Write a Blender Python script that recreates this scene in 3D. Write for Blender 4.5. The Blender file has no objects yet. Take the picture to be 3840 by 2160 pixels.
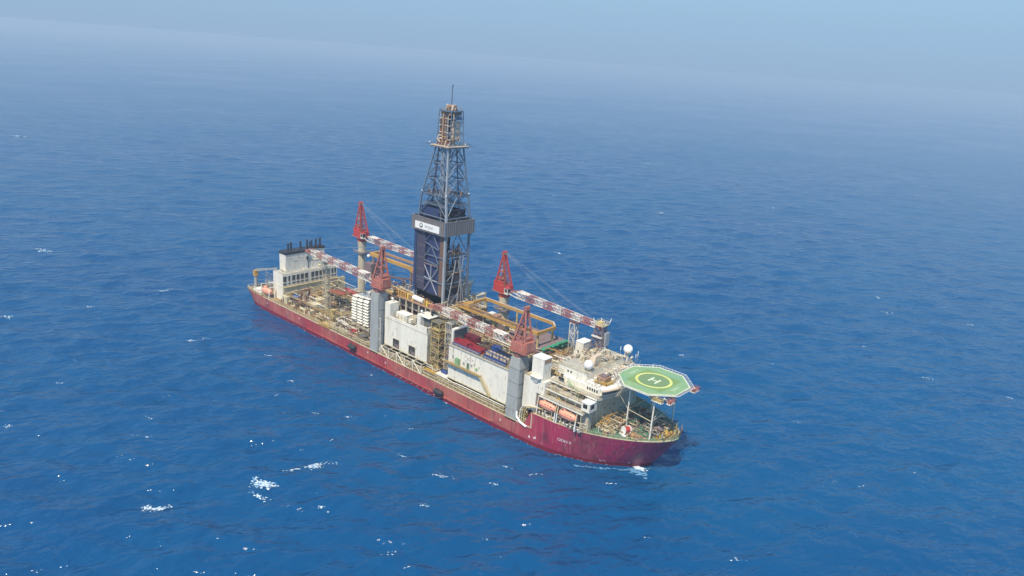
import bpy, bmesh, math, random
import numpy as np
from mathutils import Vector, Matrix
rnd = random.Random(7)
C = bpy.context.scene.collection
SC = bpy.context.scene

# ------------------------------------------------------------------ camera
CAM = np.array([216.77, -200.77, 128.26]); YAW, PIT, ROL, FPX = 40.87, 17.37, 4.33, 2767.0
def cam_axes():
    y, p, r = (math.radians(a) for a in (YAW, PIT, ROL))
    f = Vector((-math.sin(y)*math.cos(p), math.cos(y)*math.cos(p), -math.sin(p)))
    rt = Vector((math.cos(y), math.sin(y), 0)); up = rt.cross(f)
    c, s = math.cos(r), math.sin(r)
    return rt*c+up*s, up*c-rt*s, f
R_, U_, F_ = cam_axes()
cd = bpy.data.cameras.new('camera'); cam = bpy.data.objects.new('camera', cd); C.objects.link(cam)
cam.matrix_world = Matrix(((R_.x, U_.x, -F_.x, CAM[0]), (R_.y, U_.y, -F_.y, CAM[1]), (R_.z, U_.z, -F_.z, CAM[2]), (0, 0, 0, 1)))
cd.sensor_width = 36; cd.lens = 36*FPX/3840; cd.clip_start = 1; cd.clip_end = 60000
SC.camera = cam

# ------------------------------------------------------------------ world, sun, exposure
SUN_EL = math.radians(56)
sx, sy = 0.28, -0.95
w = bpy.data.worlds.new('World'); SC.world = w; w.use_nodes = True
nt = w.node_tree; bg = nt.nodes['Background']
sky = nt.nodes.new('ShaderNodeTexSky'); sky.sky_type = 'NISHITA'; sky.sun_disc = False
sky.sun_elevation = SUN_EL; sky.sun_rotation = math.atan2(sx, sy)
sky.air_density = 1.0; sky.dust_density = 0.35; sky.ozone_density = 1.5
# milky air near the horizon: the clear sky is veiled by a pale blue band that thins out upwards
tc = nt.nodes.new('ShaderNodeTexCoord'); sp = nt.nodes.new('ShaderNodeSeparateXYZ'); nt.links.new(tc.outputs['Generated'], sp.inputs[0])
mr = nt.nodes.new('ShaderNodeMapRange'); mr.interpolation_type = 'SMOOTHSTEP'
mr.inputs['From Min'].default_value = 0.02; mr.inputs['From Max'].default_value = 0.95; mr.inputs['To Min'].default_value = 1.0; mr.inputs['To Max'].default_value = 0.15
nt.links.new(sp.outputs['Z'], mr.inputs['Value'])
veil = nt.nodes.new('ShaderNodeValToRGB'); veil.color_ramp.elements[0].position = 0.0; veil.color_ramp.elements[0].color = (2.12, 3.12, 4.45, 1)
veil.color_ramp.elements[1].position = 0.10; veil.color_ramp.elements[1].color = (2.35, 3.75, 5.15, 1)
e3 = veil.color_ramp.elements.new(0.30); e3.color = (1.4, 4.1, 7.3, 1)
nt.links.new(sp.outputs['Z'], veil.inputs[0])
mxs = nt.nodes.new('ShaderNodeMix'); mxs.data_type = 'RGBA'
nt.links.new(mr.outputs[0], mxs.inputs[0]); nt.links.new(sky.outputs[0], mxs.inputs[6]); nt.links.new(veil.outputs[0], mxs.inputs[7])
nt.links.new(mxs.outputs[2], bg.inputs[0]); bg.inputs[1].default_value = 0.10
sl = bpy.data.lights.new('sun', 'SUN'); sl.energy = 3.7; sl.angle = math.radians(0.6); sl.color = (1.0, 0.87, 0.68)
so = bpy.data.objects.new('sun', sl); C.objects.link(so)
n_ = math.hypot(sx, sy); sd = Vector((sx/n_*math.cos(SUN_EL), sy/n_*math.cos(SUN_EL), math.sin(SUN_EL)))
so.rotation_euler = sd.to_track_quat('Z', 'Y').to_euler(); so.location = (0, 0, 200)
SC.view_settings.view_transform = 'Standard'; SC.view_settings.look = 'None'
SC.view_settings.exposure = 0.55; SC.view_settings.gamma = 1.0
SC.cycles.volume_bounces = 1; SC.cycles.max_bounces = 6; SC.cycles.transparent_max_bounces = 8

# ------------------------------------------------------------------ materials
MATS = {}
def paint(name, col, rough=0.55, dirt=0.25, rust=0.0, scale=0.35, metal=0.0, dcol=None, streak=1.0):
    if name in MATS: return MATS[name]
    m = bpy.data.materials.new(name); m.use_nodes = True; t = m.node_tree; N = t.nodes; L = t.links
    b = N['Principled BSDF']; b.inputs['Roughness'].default_value = rough; b.inputs['Metallic'].default_value = metal
    geo = N.new('ShaderNodeNewGeometry')
    mp = N.new('ShaderNodeMapping'); mp.inputs['Scale'].default_value = (1, 1, 0.25 if streak else 1)
    L.new(geo.outputs['Position'], mp.inputs[0])
    n1 = N.new('ShaderNodeTexNoise'); n1.inputs['Scale'].default_value = scale; n1.inputs['Detail'].default_value = 6; n1.inputs['Roughness'].default_value = 0.65
    L.new(mp.outputs[0], n1.inputs['Vector'])
    r1 = N.new('ShaderNodeValToRGB'); r1.color_ramp.elements[0].position = 0.42; r1.color_ramp.elements[1].position = 0.68
    L.new(n1.outputs['Fac'], r1.inputs[0])
    mx = N.new('ShaderNodeMix'); mx.data_type = 'RGBA'
    mx.inputs[6].default_value = (*col, 1)
    dc = dcol or tuple(c*0.55 + d*0.25 for c, d in zip(col, (0.16, 0.12, 0.08)))
    mx.inputs[7].default_value = (*dc, 1)
    ml = N.new('ShaderNodeMath'); ml.operation = 'MULTIPLY'; ml.inputs[1].default_value = min(1, dirt*2)
    L.new(r1.outputs[0], ml.inputs[0]); L.new(ml.outputs[0], mx.inputs[0])
    out = mx.outputs[2]
    if rust > 0:
        mp2 = N.new('ShaderNodeMapping'); mp2.inputs['Scale'].default_value = (1, 1, 0.3); L.new(geo.outputs['Position'], mp2.inputs[0])
        n2 = N.new('ShaderNodeTexNoise'); n2.inputs['Scale'].default_value = 1.3; n2.inputs['Detail'].default_value = 5; L.new(mp2.outputs[0], n2.inputs['Vector'])
        r2 = N.new('ShaderNodeValToRGB'); r2.color_ramp.elements[0].position = 0.66-0.2*rust; r2.color_ramp.elements[1].position = 0.78-0.1*rust
        L.new(n2.outputs['Fac'], r2.inputs[0])
        mx2 = N.new('ShaderNodeMix'); mx2.data_type = 'RGBA'; mx2.inputs[7].default_value = (0.20, 0.085, 0.035, 1)
        L.new(out, mx2.inputs[6]); m2 = N.new('ShaderNodeMath'); m2.operation = 'MULTIPLY'; m2.inputs[1].default_value = 0.75
        L.new(r2.outputs[0], m2.inputs[0]); L.new(m2.outputs[0], mx2.inputs[0]); out = mx2.outputs[2]
    L.new(out, b.inputs['Base Color'])
    MATS[name] = m; return m
paint('white', (0.80, 0.77, 0.67), 0.5, 0.2, 0.3)
paint('clean_white', (0.82, 0.82, 0.80), 0.4, 0.06)
paint('cream', (0.62, 0.55, 0.36), 0.6, 0.35, 0.45)
paint('warm_grey', (0.52, 0.48, 0.37), 0.6, 0.3, 0.4)
paint('yellow_cream', (0.58, 0.45, 0.18), 0.6, 0.3, 0.5)
paint('deck', (0.28, 0.20, 0.09), 0.75, 0.5, 0.5, 0.2, streak=0)
paint('deck_white', (0.46, 0.44, 0.37), 0.7, 0.4, 0.2, 0.4, streak=0)
paint('deck_green', (0.085, 0.21, 0.14), 0.6, 0.4, 0.3, 0.4, streak=0)
paint('roof_grey', (0.13, 0.14, 0.13), 0.75, 0.4, 0.1, 0.5, streak=0)
paint('brown', (0.16, 0.095, 0.07), 0.7, 0.4, 0.4, 0.8)
paint('mauve', (0.20, 0.15, 0.16), 0.6, 0.3, 0.3, 0.8)
paint('rust', (0.24, 0.11, 0.055), 0.8, 0.4, 0.3, 0.8)
paint('bronze', (0.36, 0.22, 0.14), 0.6, 0.3, 0.3, 0.8)
paint('beige', (0.62, 0.50, 0.38), 0.6, 0.2, 0.1)
paint('crane_red', (0.45, 0.045, 0.05), 0.5, 0.25, 0.25, 0.5, dcol=(0.34, 0.07, 0.04))
paint('faded_red', (0.44, 0.17, 0.13), 0.6, 0.35, 0.5, 0.7, dcol=(0.30, 0.07, 0.055))
paint('boom_white', (0.74, 0.69, 0.62), 0.5, 0.25, 0.45, 0.7)
paint('boom_red', (0.40, 0.155, 0.135), 0.5, 0.25, 0.3, 0.7)
paint('yellow', (0.50, 0.29, 0.07), 0.5, 0.25, 0.3, 0.5)
paint('bright_yellow', (0.72, 0.52, 0.08), 0.5, 0.2, 0.1, 0.5)
paint('ped_grey', (0.36, 0.38, 0.37), 0.5, 0.3, 0.2, 0.4)
paint('steel', (0.40, 0.43, 0.46), 0.45, 0.3, 0.15, 0.8, 0.2)
paint('lattice_grey', (0.13, 0.18, 0.25), 0.5, 0.3, 0.15, 0.6, 0.0)
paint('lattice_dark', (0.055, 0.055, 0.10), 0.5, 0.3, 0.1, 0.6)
paint('navy', (0.032, 0.042, 0.13), 0.45, 0.25, 0.0, 0.3, dcol=(0.03, 0.06, 0.10))
paint('belt_grey', (0.20, 0.19, 0.20), 0.5, 0.3, 0.15, 0.7)
paint('black', (0.02, 0.02, 0.025), 0.5, 0.1)
paint('soot', (0.025, 0.022, 0.03), 0.6, 0.1)
paint('glass', (0.03, 0.035, 0.04), 0.15, 0.05)
paint('dark_opening', (0.035, 0.035, 0.035), 0.7, 0.1)
paint('orange', (0.86, 0.38, 0.25), 0.45, 0.15, 0.0, 0.8)
paint('container_red', (0.36, 0.03, 0.045), 0.5, 0.25, 0.2, 0.8)
paint('container_blue', (0.03, 0.07, 0.24), 0.5, 0.25, 0.2, 0.8)
paint('bright_blue', (0.06, 0.16, 0.50), 0.5, 0.2, 0.0, 0.8)
paint('green', (0.02, 0.30, 0.17), 0.5, 0.2, 0.0, 1.2, dcol=(0.01, 0.10, 0.07))
paint('pale_green', (0.22, 0.40, 0.20), 0.6, 0.3, 0.1)
paint('heli_green', (0.24, 0.38, 0.17), 0.7, 0.45, 0.0, 0.22, dcol=(0.17, 0.33, 0.21), streak=0)
paint('heli_dark', (0.15, 0.25, 0.11), 0.7, 0.35, 0.0, 0.25, dcol=(0.19, 0.27, 0.12), streak=0)
paint('heli_net', (0.19, 0.31, 0.10), 0.75, 0.3, 0.0, 0.3, streak=0)
paint('heli_yellow', (0.62, 0.66, 0.20), 0.6, 0.2, 0.0, 0.5, streak=0)
paint('rim_cream', (0.70, 0.74, 0.56), 0.6, 0.3, 0.2)
paint('heli_white', (0.66, 0.76, 0.56), 0.6, 0.1, 0.0, 0.5, streak=0)
paint('logo_olive', (0.14, 0.15, 0.10), 0.6, 0.1)
paint('logo_grey', (0.20, 0.22, 0.20), 0.6, 0.1)

def hull_material():
    m = bpy.data.materials.new('hull_red'); m.use_nodes = True; t = m.node_tree; N = t.nodes; L = t.links
    b = N['Principled BSDF']; b.inputs['Roughness'].default_value = 0.42
    geo = N.new('ShaderNodeNewGeometry'); sep = N.new('ShaderNodeSeparateXYZ'); L.new(geo.outputs['Position'], sep.inputs[0])
    def noise(sc, scale3, det=5):
        mp = N.new('ShaderNodeMapping'); mp.inputs['Scale'].default_value = scale3; L.new(geo.outputs['Position'], mp.inputs[0])
        n = N.new('ShaderNodeTexNoise'); n.inputs['Scale'].default_value = sc; n.inputs['Detail'].default_value = det; L.new(mp.outputs[0], n.inputs['Vector']); return n.outputs['Fac']
    def ramp(x, a, b_):
        r = N.new('ShaderNodeMapRange'); r.inputs['From Min'].default_value = a; r.inputs['From Max'].default_value = b_; L.new(x, r.inputs['Value']); return r.outputs[0]
    def mix(f, a, b_):
        x = N.new('ShaderNodeMix'); x.data_type = 'RGBA'; L.new(f, x.inputs[0])
        for i, v in ((6, a), (7, b_)):
            if isinstance(v, tuple): x.inputs[i].default_value = (*v, 1)
            else: L.new(v, x.inputs[i])
        return x.outputs[2]
    def mul(a, k):
        x = N.new('ShaderNodeMath'); x.operation = 'MULTIPLY'; L.new(a, x.inputs[0]); x.inputs[1].default_value = k; return x.outputs[0]
    c = mix(ramp(noise(0.045, (1, 1, 0.6)), 0.40, 0.62), mix(ramp(sep.outputs['X'], 55, 95), (0.36, 0.045, 0.055), (0.42, 0.022, 0.10)), mix(ramp(sep.outputs['X'], 55, 95), (0.43, 0.13, 0.10), (0.31, 0.06, 0.09)))     # faded paint patches; magenta shift towards the bow paints in reflected blue skylight
    c = mix(mul(ramp(noise(0.9, (1, 1, 0.07)), 0.52, 0.70), 0.8), c, (0.13, 0.035, 0.04))               # run-off streaks
    c = mix(mul(ramp(noise(1.7, (1, 1, 0.05)), 0.58, 0.68), 0.6), c, (0.42, 0.25, 0.20))
    c = mix(mul(ramp(noise(0.10, (1, 1, 1)), 0.55, 0.66), 0.6), c, (0.15, 0.03, 0.06))                  # big scuffs
    c = mix(ramp(sep.outputs['Z'], 1.7, 1.4), c, (0.20, 0.012, 0.03))                                     # darker lower coat
    L.new(c, b.inputs['Base Color'])
    # plate seams
    br = N.new('ShaderNodeTexBrick'); br.inputs['Scale'].default_value = 0.1; br.inputs['Mortar Size'].default_value = 0.004
    cmb = N.new('ShaderNodeCombineXYZ'); L.new(sep.outputs['X'], cmb.inputs[0]); L.new(sep.outputs['Z'], cmb.inputs[1]); L.new(cmb.outputs[0], br.inputs['Vector'])
    bp = N.new('ShaderNodeBump'); bp.inputs['Distance'].default_value = 0.06; bp.inputs['Strength'].default_value = 0.5
    L.new(br.outputs['Fac'], bp.inputs['Height']); L.new(bp.outputs[0], b.inputs['Normal'])
    MATS['hull_red'] = m
hull_material()

# ------------------------------------------------------------------ mesh builder
class MB:
    def __init__(s, m='white', loc=(0, 0, 0), rz=0.0):
        s.v = []; s.f = []; s.mi = []; s.mats = []; s.m = m; s.smooth = []
        s.T = Matrix.Translation(Vector(loc)) @ Matrix.Rotation(rz, 4, 'Z')
        s.loc = Vector(loc)
    def _m(s, m):
        m = m or s.m
        if m not in s.mats: s.mats.append(m)
        return s.mats.index(m)
    def add(s, vs, fs, m=None, sm=False):
        o = len(s.v); s.v += [s.T @ Vector(v) for v in vs]; k = s._m(m)
        for f in fs: s.f.append([i+o for i in f]); s.mi.append(k); s.smooth.append(sm)
    def box(s, x0, x1, y0, y1, z0, z1, m=None):
        s.add([(x, y, z) for x in (x0, x1) for y in (y0, y1) for z in (z0, z1)],
              [(0, 1, 3, 2), (4, 6, 7, 5), (0, 4, 5, 1), (2, 3, 7, 6), (0, 2, 6, 4), (1, 5, 7, 3)], m)
    def cbox(s, c, d, m=None):
        s.box(c[0]-d[0]/2, c[0]+d[0]/2, c[1]-d[1]/2, c[1]+d[1]/2, c[2]-d[2]/2, c[2]+d[2]/2, m)
    def frustum(s, a, b, z0, z1, m=None):       # a,b = (x0,x1,y0,y1)
        s.add([(a[0], a[2], z0), (a[1], a[2], z0), (a[1], a[3], z0), (a[0], a[3], z0), (b[0], b[2], z1), (b[1], b[2], z1), (b[1], b[3], z1), (b[0], b[3], z1)],
              [(3, 2, 1, 0), (4, 5, 6, 7), (0, 1, 5, 4), (1, 2, 6, 5), (2, 3, 7, 6), (3, 0, 4, 7)], m)
    def tube(s, p, q, r, m=None, n=6, r2=None):
        p = Vector(p); q = Vector(q); d = q-p
        if d.length < 1e-6: return
        d.normalize(); a = Vector((0, 0, 1)) if abs(d.z) < 0.9 else Vector((1, 0, 0))
        u = d.cross(a).normalized(); w_ = d.cross(u); r2 = r if r2 is None else r2
        vs = []
        for P, rr in ((p, r), (q, r2)):
            for i in range(n):
                t = 2*math.pi*(i+0.5)/n; vs.append(P+(u*math.cos(t)+w_*math.sin(t))*rr)
        s.add(vs, [(i, (i+1) % n, n+(i+1) % n, n+i) for i in range(n)], m, n > 6)
        s.add(vs, [tuple(range(n))[::-1], tuple(range(n, 2*n))], m)
    def path(s, pts, r, m=None, n=6):
        for a, b in zip(pts, pts[1:]): s.tube(a, b, r, m, n)
    def beam(s, p, q, wd, ht, m=None):          # rectangular beam, width horizontal
        p = Vector(p); q = Vector(q); d = (q-p).normalized()
        a = Vector((0, 0, 1)) if abs(d.z) < 0.95 else Vector((1, 0, 0))
        u = d.cross(a).normalized()*wd/2; v = u.cross(d).normalized()*ht/2
        s.add([p-u-v, p+u-v, p+u+v, p-u+v, q-u-v, q+u-v, q+u+v, q-u+v],
              [(3, 2, 1, 0), (4, 5, 6, 7), (0, 1, 5, 4), (1, 2, 6, 5), (2, 3, 7, 6), (3, 0, 4, 7)], m)
    def prism(s, poly, z0, z1, m=None, top=None):
        n = len(poly); vs = [(x, y, z0) for x, y in poly]+[(x, y, z1) for x, y in poly]
        s.add(vs, [(i, (i+1) % n, n+(i+1) % n, n+i) for i in range(n)]+[tuple(range(n))[::-1]], m)
        s.add(vs, [tuple(range(n, 2*n))], top or m)
    def sphere(s, c, r, m=None, nu=20, nv=12, sq=(1, 1, 1), z_min=-1):
        vs = []; fs = []
        for j in range(nv+1):
            t = math.pi*j/nv
            for i in range(nu):
                a = 2*math.pi*i/nu; z = max(math.cos(t), z_min)
                vs.append((c[0]+r*sq[0]*math.sin(t)*math.cos(a), c[1]+r*sq[1]*math.sin(t)*math.sin(a), c[2]+r*sq[2]*z))
        for j in range(nv):
            for i in range(nu):
                fs.append((j*nu+i, (j+1)*nu+i, (j+1)*nu+(i+1) % nu, j*nu+(i+1) % nu))
        s.add(vs, fs, m, True)
    def lattice(s, p, q, w0, h0, w1, h1, bays, rc, rb, mats, side=None, both=False):
        """box truss from p to q; mats(i)->material for bay i"""
        p = Vector(p); q = Vector(q); d = (q-p).normalized()
        a = Vector((0, 0, 1)) if abs(d.z) < 0.9 else Vector((1, 0, 0))
        u = d.cross(a).normalized() if side is None else Vector(side); v = u.cross(d).normalized()
        ring = []
        for i in range(bays+1):
            t = i/bays; c = p.lerp(q, t); W = (w0+(w1-w0)*t)/2; H = (h0+(h1-h0)*t)/2
            ring.append([c-u*W-v*H, c+u*W-v*H, c+u*W+v*H, c-u*W+v*H])
        for i in range(bays):
            m = mats(i) if callable(mats) else mats; A, B = ring[i], ring[i+1]
            for k in range(4):
                s.tube(A[k], B[k], rc, m, 5); s.tube(B[k], B[(k+1) % 4], rb, m, 4)
                if i == 0: s.tube(A[k], A[(k+1) % 4], rb, m, 4)
                if both: s.tube(A[k], B[(k+1) % 4], rb, m, 4); s.tube(A[(k+1) % 4], B[k], rb, m, 4)
                elif i % 2: s.tube(A[k], B[(k+1) % 4], rb, m, 4)
                else: s.tube(A[(k+1) % 4], B[k], rb, m, 4)
    def rail(s, pts, h=1.1, r=0.05, m='cream', step=2.0, mid=True):
        for a, b in zip(pts, pts[1:]):
            a = Vector(a); b = Vector(b); L_ = (b-a).length; n = max(1, int(L_/step)); up = Vector((0, 0, h))
            s.tube(a+up, b+up, r, m, 4)
            if mid: s.tube(a+up*0.5, b+up*0.5, r*0.7, m, 4)
            for i in range(n+1): P = a.lerp(b, i/n); s.tube(P, P+up, r, m, 4)
    def stair(s, p, q, wd=0.9, m='cream', r=0.06):
        p = Vector(p); q = Vector(q); d = q-p; side = Vector((-d.y, d.x, 0)); side = side.normalized()*wd/2 if side.length > 1e-3 else Vector((wd/2, 0, 0))
        for k in (-1, 1):
            s.beam(p+side*k, q+side*k, 0.08, 0.25, m); s.tube(p+side*k+Vector((0, 0, 1)), q+side*k+Vector((0, 0, 1)), r*0.8, m, 4)
        n = max(3, int(d.length/0.6))
        for i in range(n): P = p.lerp(q, (i+0.5)/n); s.beam(P-side, P+side, 0.28, 0.05, m)
    def build(s, name, parent=None, label=None, origin=None):
        me = bpy.data.meshes.new(name); o0 = Vector(origin) if origin is not None else Vector((0, 0, 0))
        me.from_pydata([tuple(v-o0) for v in s.v], [], s.f)
        for m in s.mats: me.materials.append(MATS[m])
        me.polygons.foreach_set('material_index', s.mi); me.polygons.foreach_set('use_smooth', s.smooth)
        me.update(); o = bpy.data.objects.new(name, me); C.objects.link(o)
        o.location = o0
        if parent:
            o.parent = parent; o.location = o0-world_loc(parent)
        if label: o['label'] = label
        return o
def world_loc(o):
    v = Vector((0, 0, 0))
    while o: v = v+Vector(o.location); o = o.parent
    return v
def tag(o, label, cat, group=None, kind=None):
    if label: o['label'] = label
    if cat: o['category'] = cat
    if group: o['group'] = group
    if kind: o['kind'] = kind
    return o
def empty(name, loc=(0, 0, 0), rz=0.0):
    o = bpy.data.objects.new(name, None); C.objects.link(o); o.location = loc; o.rotation_euler = (0, 0, rz); o.empty_display_size = 1; return o
def copy_tree(o, parent=None):
    c = o.copy(); C.objects.link(c); c.parent = parent
    for ch in list(o.children): copy_tree(ch, c)
    return c
def text_verts(s, size):
    cu = bpy.data.curves.new('lettering', 'FONT'); cu.body = s; cu.size = size; cu.align_x = 'LEFT'; cu.resolution_u = 3
    o = bpy.data.objects.new('lettering', cu); C.objects.link(o); bpy.context.view_layer.update()
    me = bpy.data.meshes.new_from_object(o.evaluated_get(bpy.context.evaluated_depsgraph_get()))
    vs = [tuple(v.co) for v in me.vertices]; fs = [tuple(p.vertices) for p in me.polygons]
    bpy.data.objects.remove(o); bpy.data.curves.remove(cu); bpy.data.meshes.remove(me)
    return vs, fs

# ------------------------------------------------------------------ water
def wave_set():
    g = np.random.default_rng(11); W = []
    for lam in np.geomspace(4.0, 50, 84):
        th = math.radians(YAW+90+14)+g.normal(0, 0.6)       # travel direction
        k = 2*math.pi/lam; a = 0.0085*lam*(0.7+0.6*g.random())*(1.0 if lam < 10 else (10/lam)**1.2)
        W.append((k*math.cos(th), k*math.sin(th), a, g.random()*6.283, lam))
    return W
WAVES = wave_set()
def wave_h(x, y, spacing=0.0):
    h = np.zeros_like(x, dtype=np.float64)
    for kx, ky, a, ph, lam in WAVES:
        f = np.clip((lam/np.maximum(spacing, 1e-3)-2.2)/2.5, 0, 1) if not np.isscalar(spacing) or spacing > 0 else 1.0
        p = kx*x+ky*y+ph
        h += a*f*(np.cos(p)+0.22*np.cos(2*p))
    d = np.hypot(np.maximum(np.abs(x)-108, 0), np.maximum(np.abs(y)-19, 0))      # the hull calms the sea beside it
    return h*(0.3+0.7*np.clip(d/16, 0, 1))
def make_water():
    n = 1150; S = 170.0; ext = 14800.0; T = math.asinh(ext/S)
    t = np.linspace(-T, T, n); cx = S*np.sinh(t)+70; cy = S*np.sinh(t)-40
    dx = np.gradient(cx); X, Y = np.meshgrid(cx, cy, indexing='ij'); D = np.maximum(*np.meshgrid(dx, dx, indexing='ij'))
    Z = wave_h(X, Y, D)
    v = np.stack([X, Y, Z], -1).reshape(-1, 3)
    i = np.arange(n*n).reshape(n, n)
    q = np.stack([i[:-1, :-1], i[1:, :-1], i[1:, 1:], i[:-1, 1:]], -1).reshape(-1, 4)
    me = bpy.data.meshes.new('water'); me.vertices.add(len(v)); me.vertices.foreach_set('co', v.astype(np.float32).ravel())
    me.loops.add(q.size); me.loops.foreach_set('vertex_index', q.astype(np.int32).ravel())
    me.polygons.add(len(q)); me.polygons.foreach_set('loop_start', np.arange(0, q.size, 4, dtype=np.int32))
    me.polygons.foreach_set('use_smooth', np.ones(len(q), dtype=bool)); me.update(calc_edges=True)
    m = bpy.data.materials.new('sea_water'); m.use_nodes = True; tr = m.node_tree; N = tr.nodes; L = tr.links
    b = N['Principled BSDF']; b.inputs['IOR'].default_value = 1.333; b.inputs['Roughness'].default_value = 0.10; b.inputs['Specular IOR Level'].default_value = 0.62
    geo = N.new('ShaderNodeNewGeometry')
    def noise(scale, rot, sc3, det, rough=0.6):
        mp = N.new('ShaderNodeMapping'); mp.vector_type = 'TEXTURE'; mp.inputs['Rotation'].default_value = (0, 0, rot); mp.inputs['Scale'].default_value = sc3
        L.new(geo.outputs['Position'], mp.inputs[0]); nn = N.new('ShaderNodeTexNoise'); nn.inputs['Scale'].default_value = scale
        nn.inputs['Detail'].default_value = det; nn.inputs['Roughness'].default_value = rough; L.new(mp.outputs[0], nn.inputs['Vector']); return nn.outputs['Fac']
    ang = math.radians(YAW+14)
    cr = noise(0.011, ang, (1.6, 1, 1), 3)
    mx = N.new('ShaderNodeMix'); mx.data_type = 'RGBA'; mx.inputs[6].default_value = (0.0, 0.044, 0.158, 1); mx.inputs[7].default_value = (0.0, 0.078, 0.205, 1)
    gust = noise(0.0035, ang+0.5, (1.5, 1, 1), 4, 0.7); rg = N.new('ShaderNodeMapRange'); rg.inputs['From Min'].default_value = 0.38; rg.inputs['From Max'].default_value = 0.62
    L.new(gust, rg.inputs['Value']); av = N.new('ShaderNodeMath'); av.operation = 'MULTIPLY_ADD'; av.inputs[1].default_value = 0.6; L.new(cr, av.inputs[0])
    hf = N.new('ShaderNodeMath'); hf.operation = 'MULTIPLY'; hf.inputs[1].default_value = 0.4; L.new(rg.outputs[0], hf.inputs[0]); L.new(hf.outputs[0], av.inputs[2])
    rr = N.new('ShaderNodeMapRange'); rr.inputs['To Min'].default_value = 0.06; rr.inputs['To Max'].default_value = 0.17; L.new(rg.outputs[0], rr.inputs['Value']); L.new(rr.outputs[0], b.inputs['Roughness'])
    L.new(av.outputs[0], mx.inputs[0]); L.new(mx.outputs[2], b.inputs['Base Color'])
    prev = None
    for sc, sc3, det, dist, rot in ((0.055, (2.2, 1, 1), 1, 2.4, ang-0.12), (0.15, (1.8, 1, 1), 2, 2.3, ang+0.05), (0.38, (1.6, 1, 1), 3, 0.85, ang+0.25), (1.3, (1.5, 1, 1), 2, 0.06, ang-0.35)):
        bp = N.new('ShaderNodeBump'); bp.inputs['Strength'].default_value = 1.0; bp.inputs['Distance'].default_value = dist
        L.new(noise(sc, rot, sc3, det), bp.inputs['Height'])
        if prev: L.new(prev, bp.inputs['Normal'])
        prev = bp.outputs[0]
    L.new(prev, b.inputs['Normal'])
    me.materials.append(m); o = bpy.data.objects.new('water', me); C.objects.link(o); o['kind'] = 'structure'
    return o
make_water()

def haze():
    mb = MB('white'); mb.mats = []
    me = bpy.data.meshes.new('haze'); E = 15200
    vs = [(x+70, y-40, z) for x in (-E, E) for y in (-E, E) for z in (-9.0, 131.0)]
    me.from_pydata(vs, [], [(0, 1, 3, 2), (4, 6, 7, 5), (0, 4, 5, 1), (2, 3, 7, 6), (0, 2, 6, 4), (1, 5, 7, 3)])
    m = bpy.data.materials.new('haze_air'); m.use_nodes = True; t = m.node_tree; N = t.nodes
    N.remove(N['Principled BSDF']); v = N.new('ShaderNodeVolumePrincipled')
    v.inputs['Color'].default_value = (0.68, 0.79, 0.87, 1); v.inputs['Density'].default_value = 0.00025; v.inputs['Anisotropy'].default_value = 0.15
    t.links.new(v.outputs[0], N['Material Output'].inputs['Volume'])
    me.materials.append(m); o = bpy.data.objects.new('haze', me); C.objects.link(o); o['kind'] = 'stuff'
    o['label'] = 'pale blue sea haze thickening towards the horizon'; o['category'] = 'haze'
haze()

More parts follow.
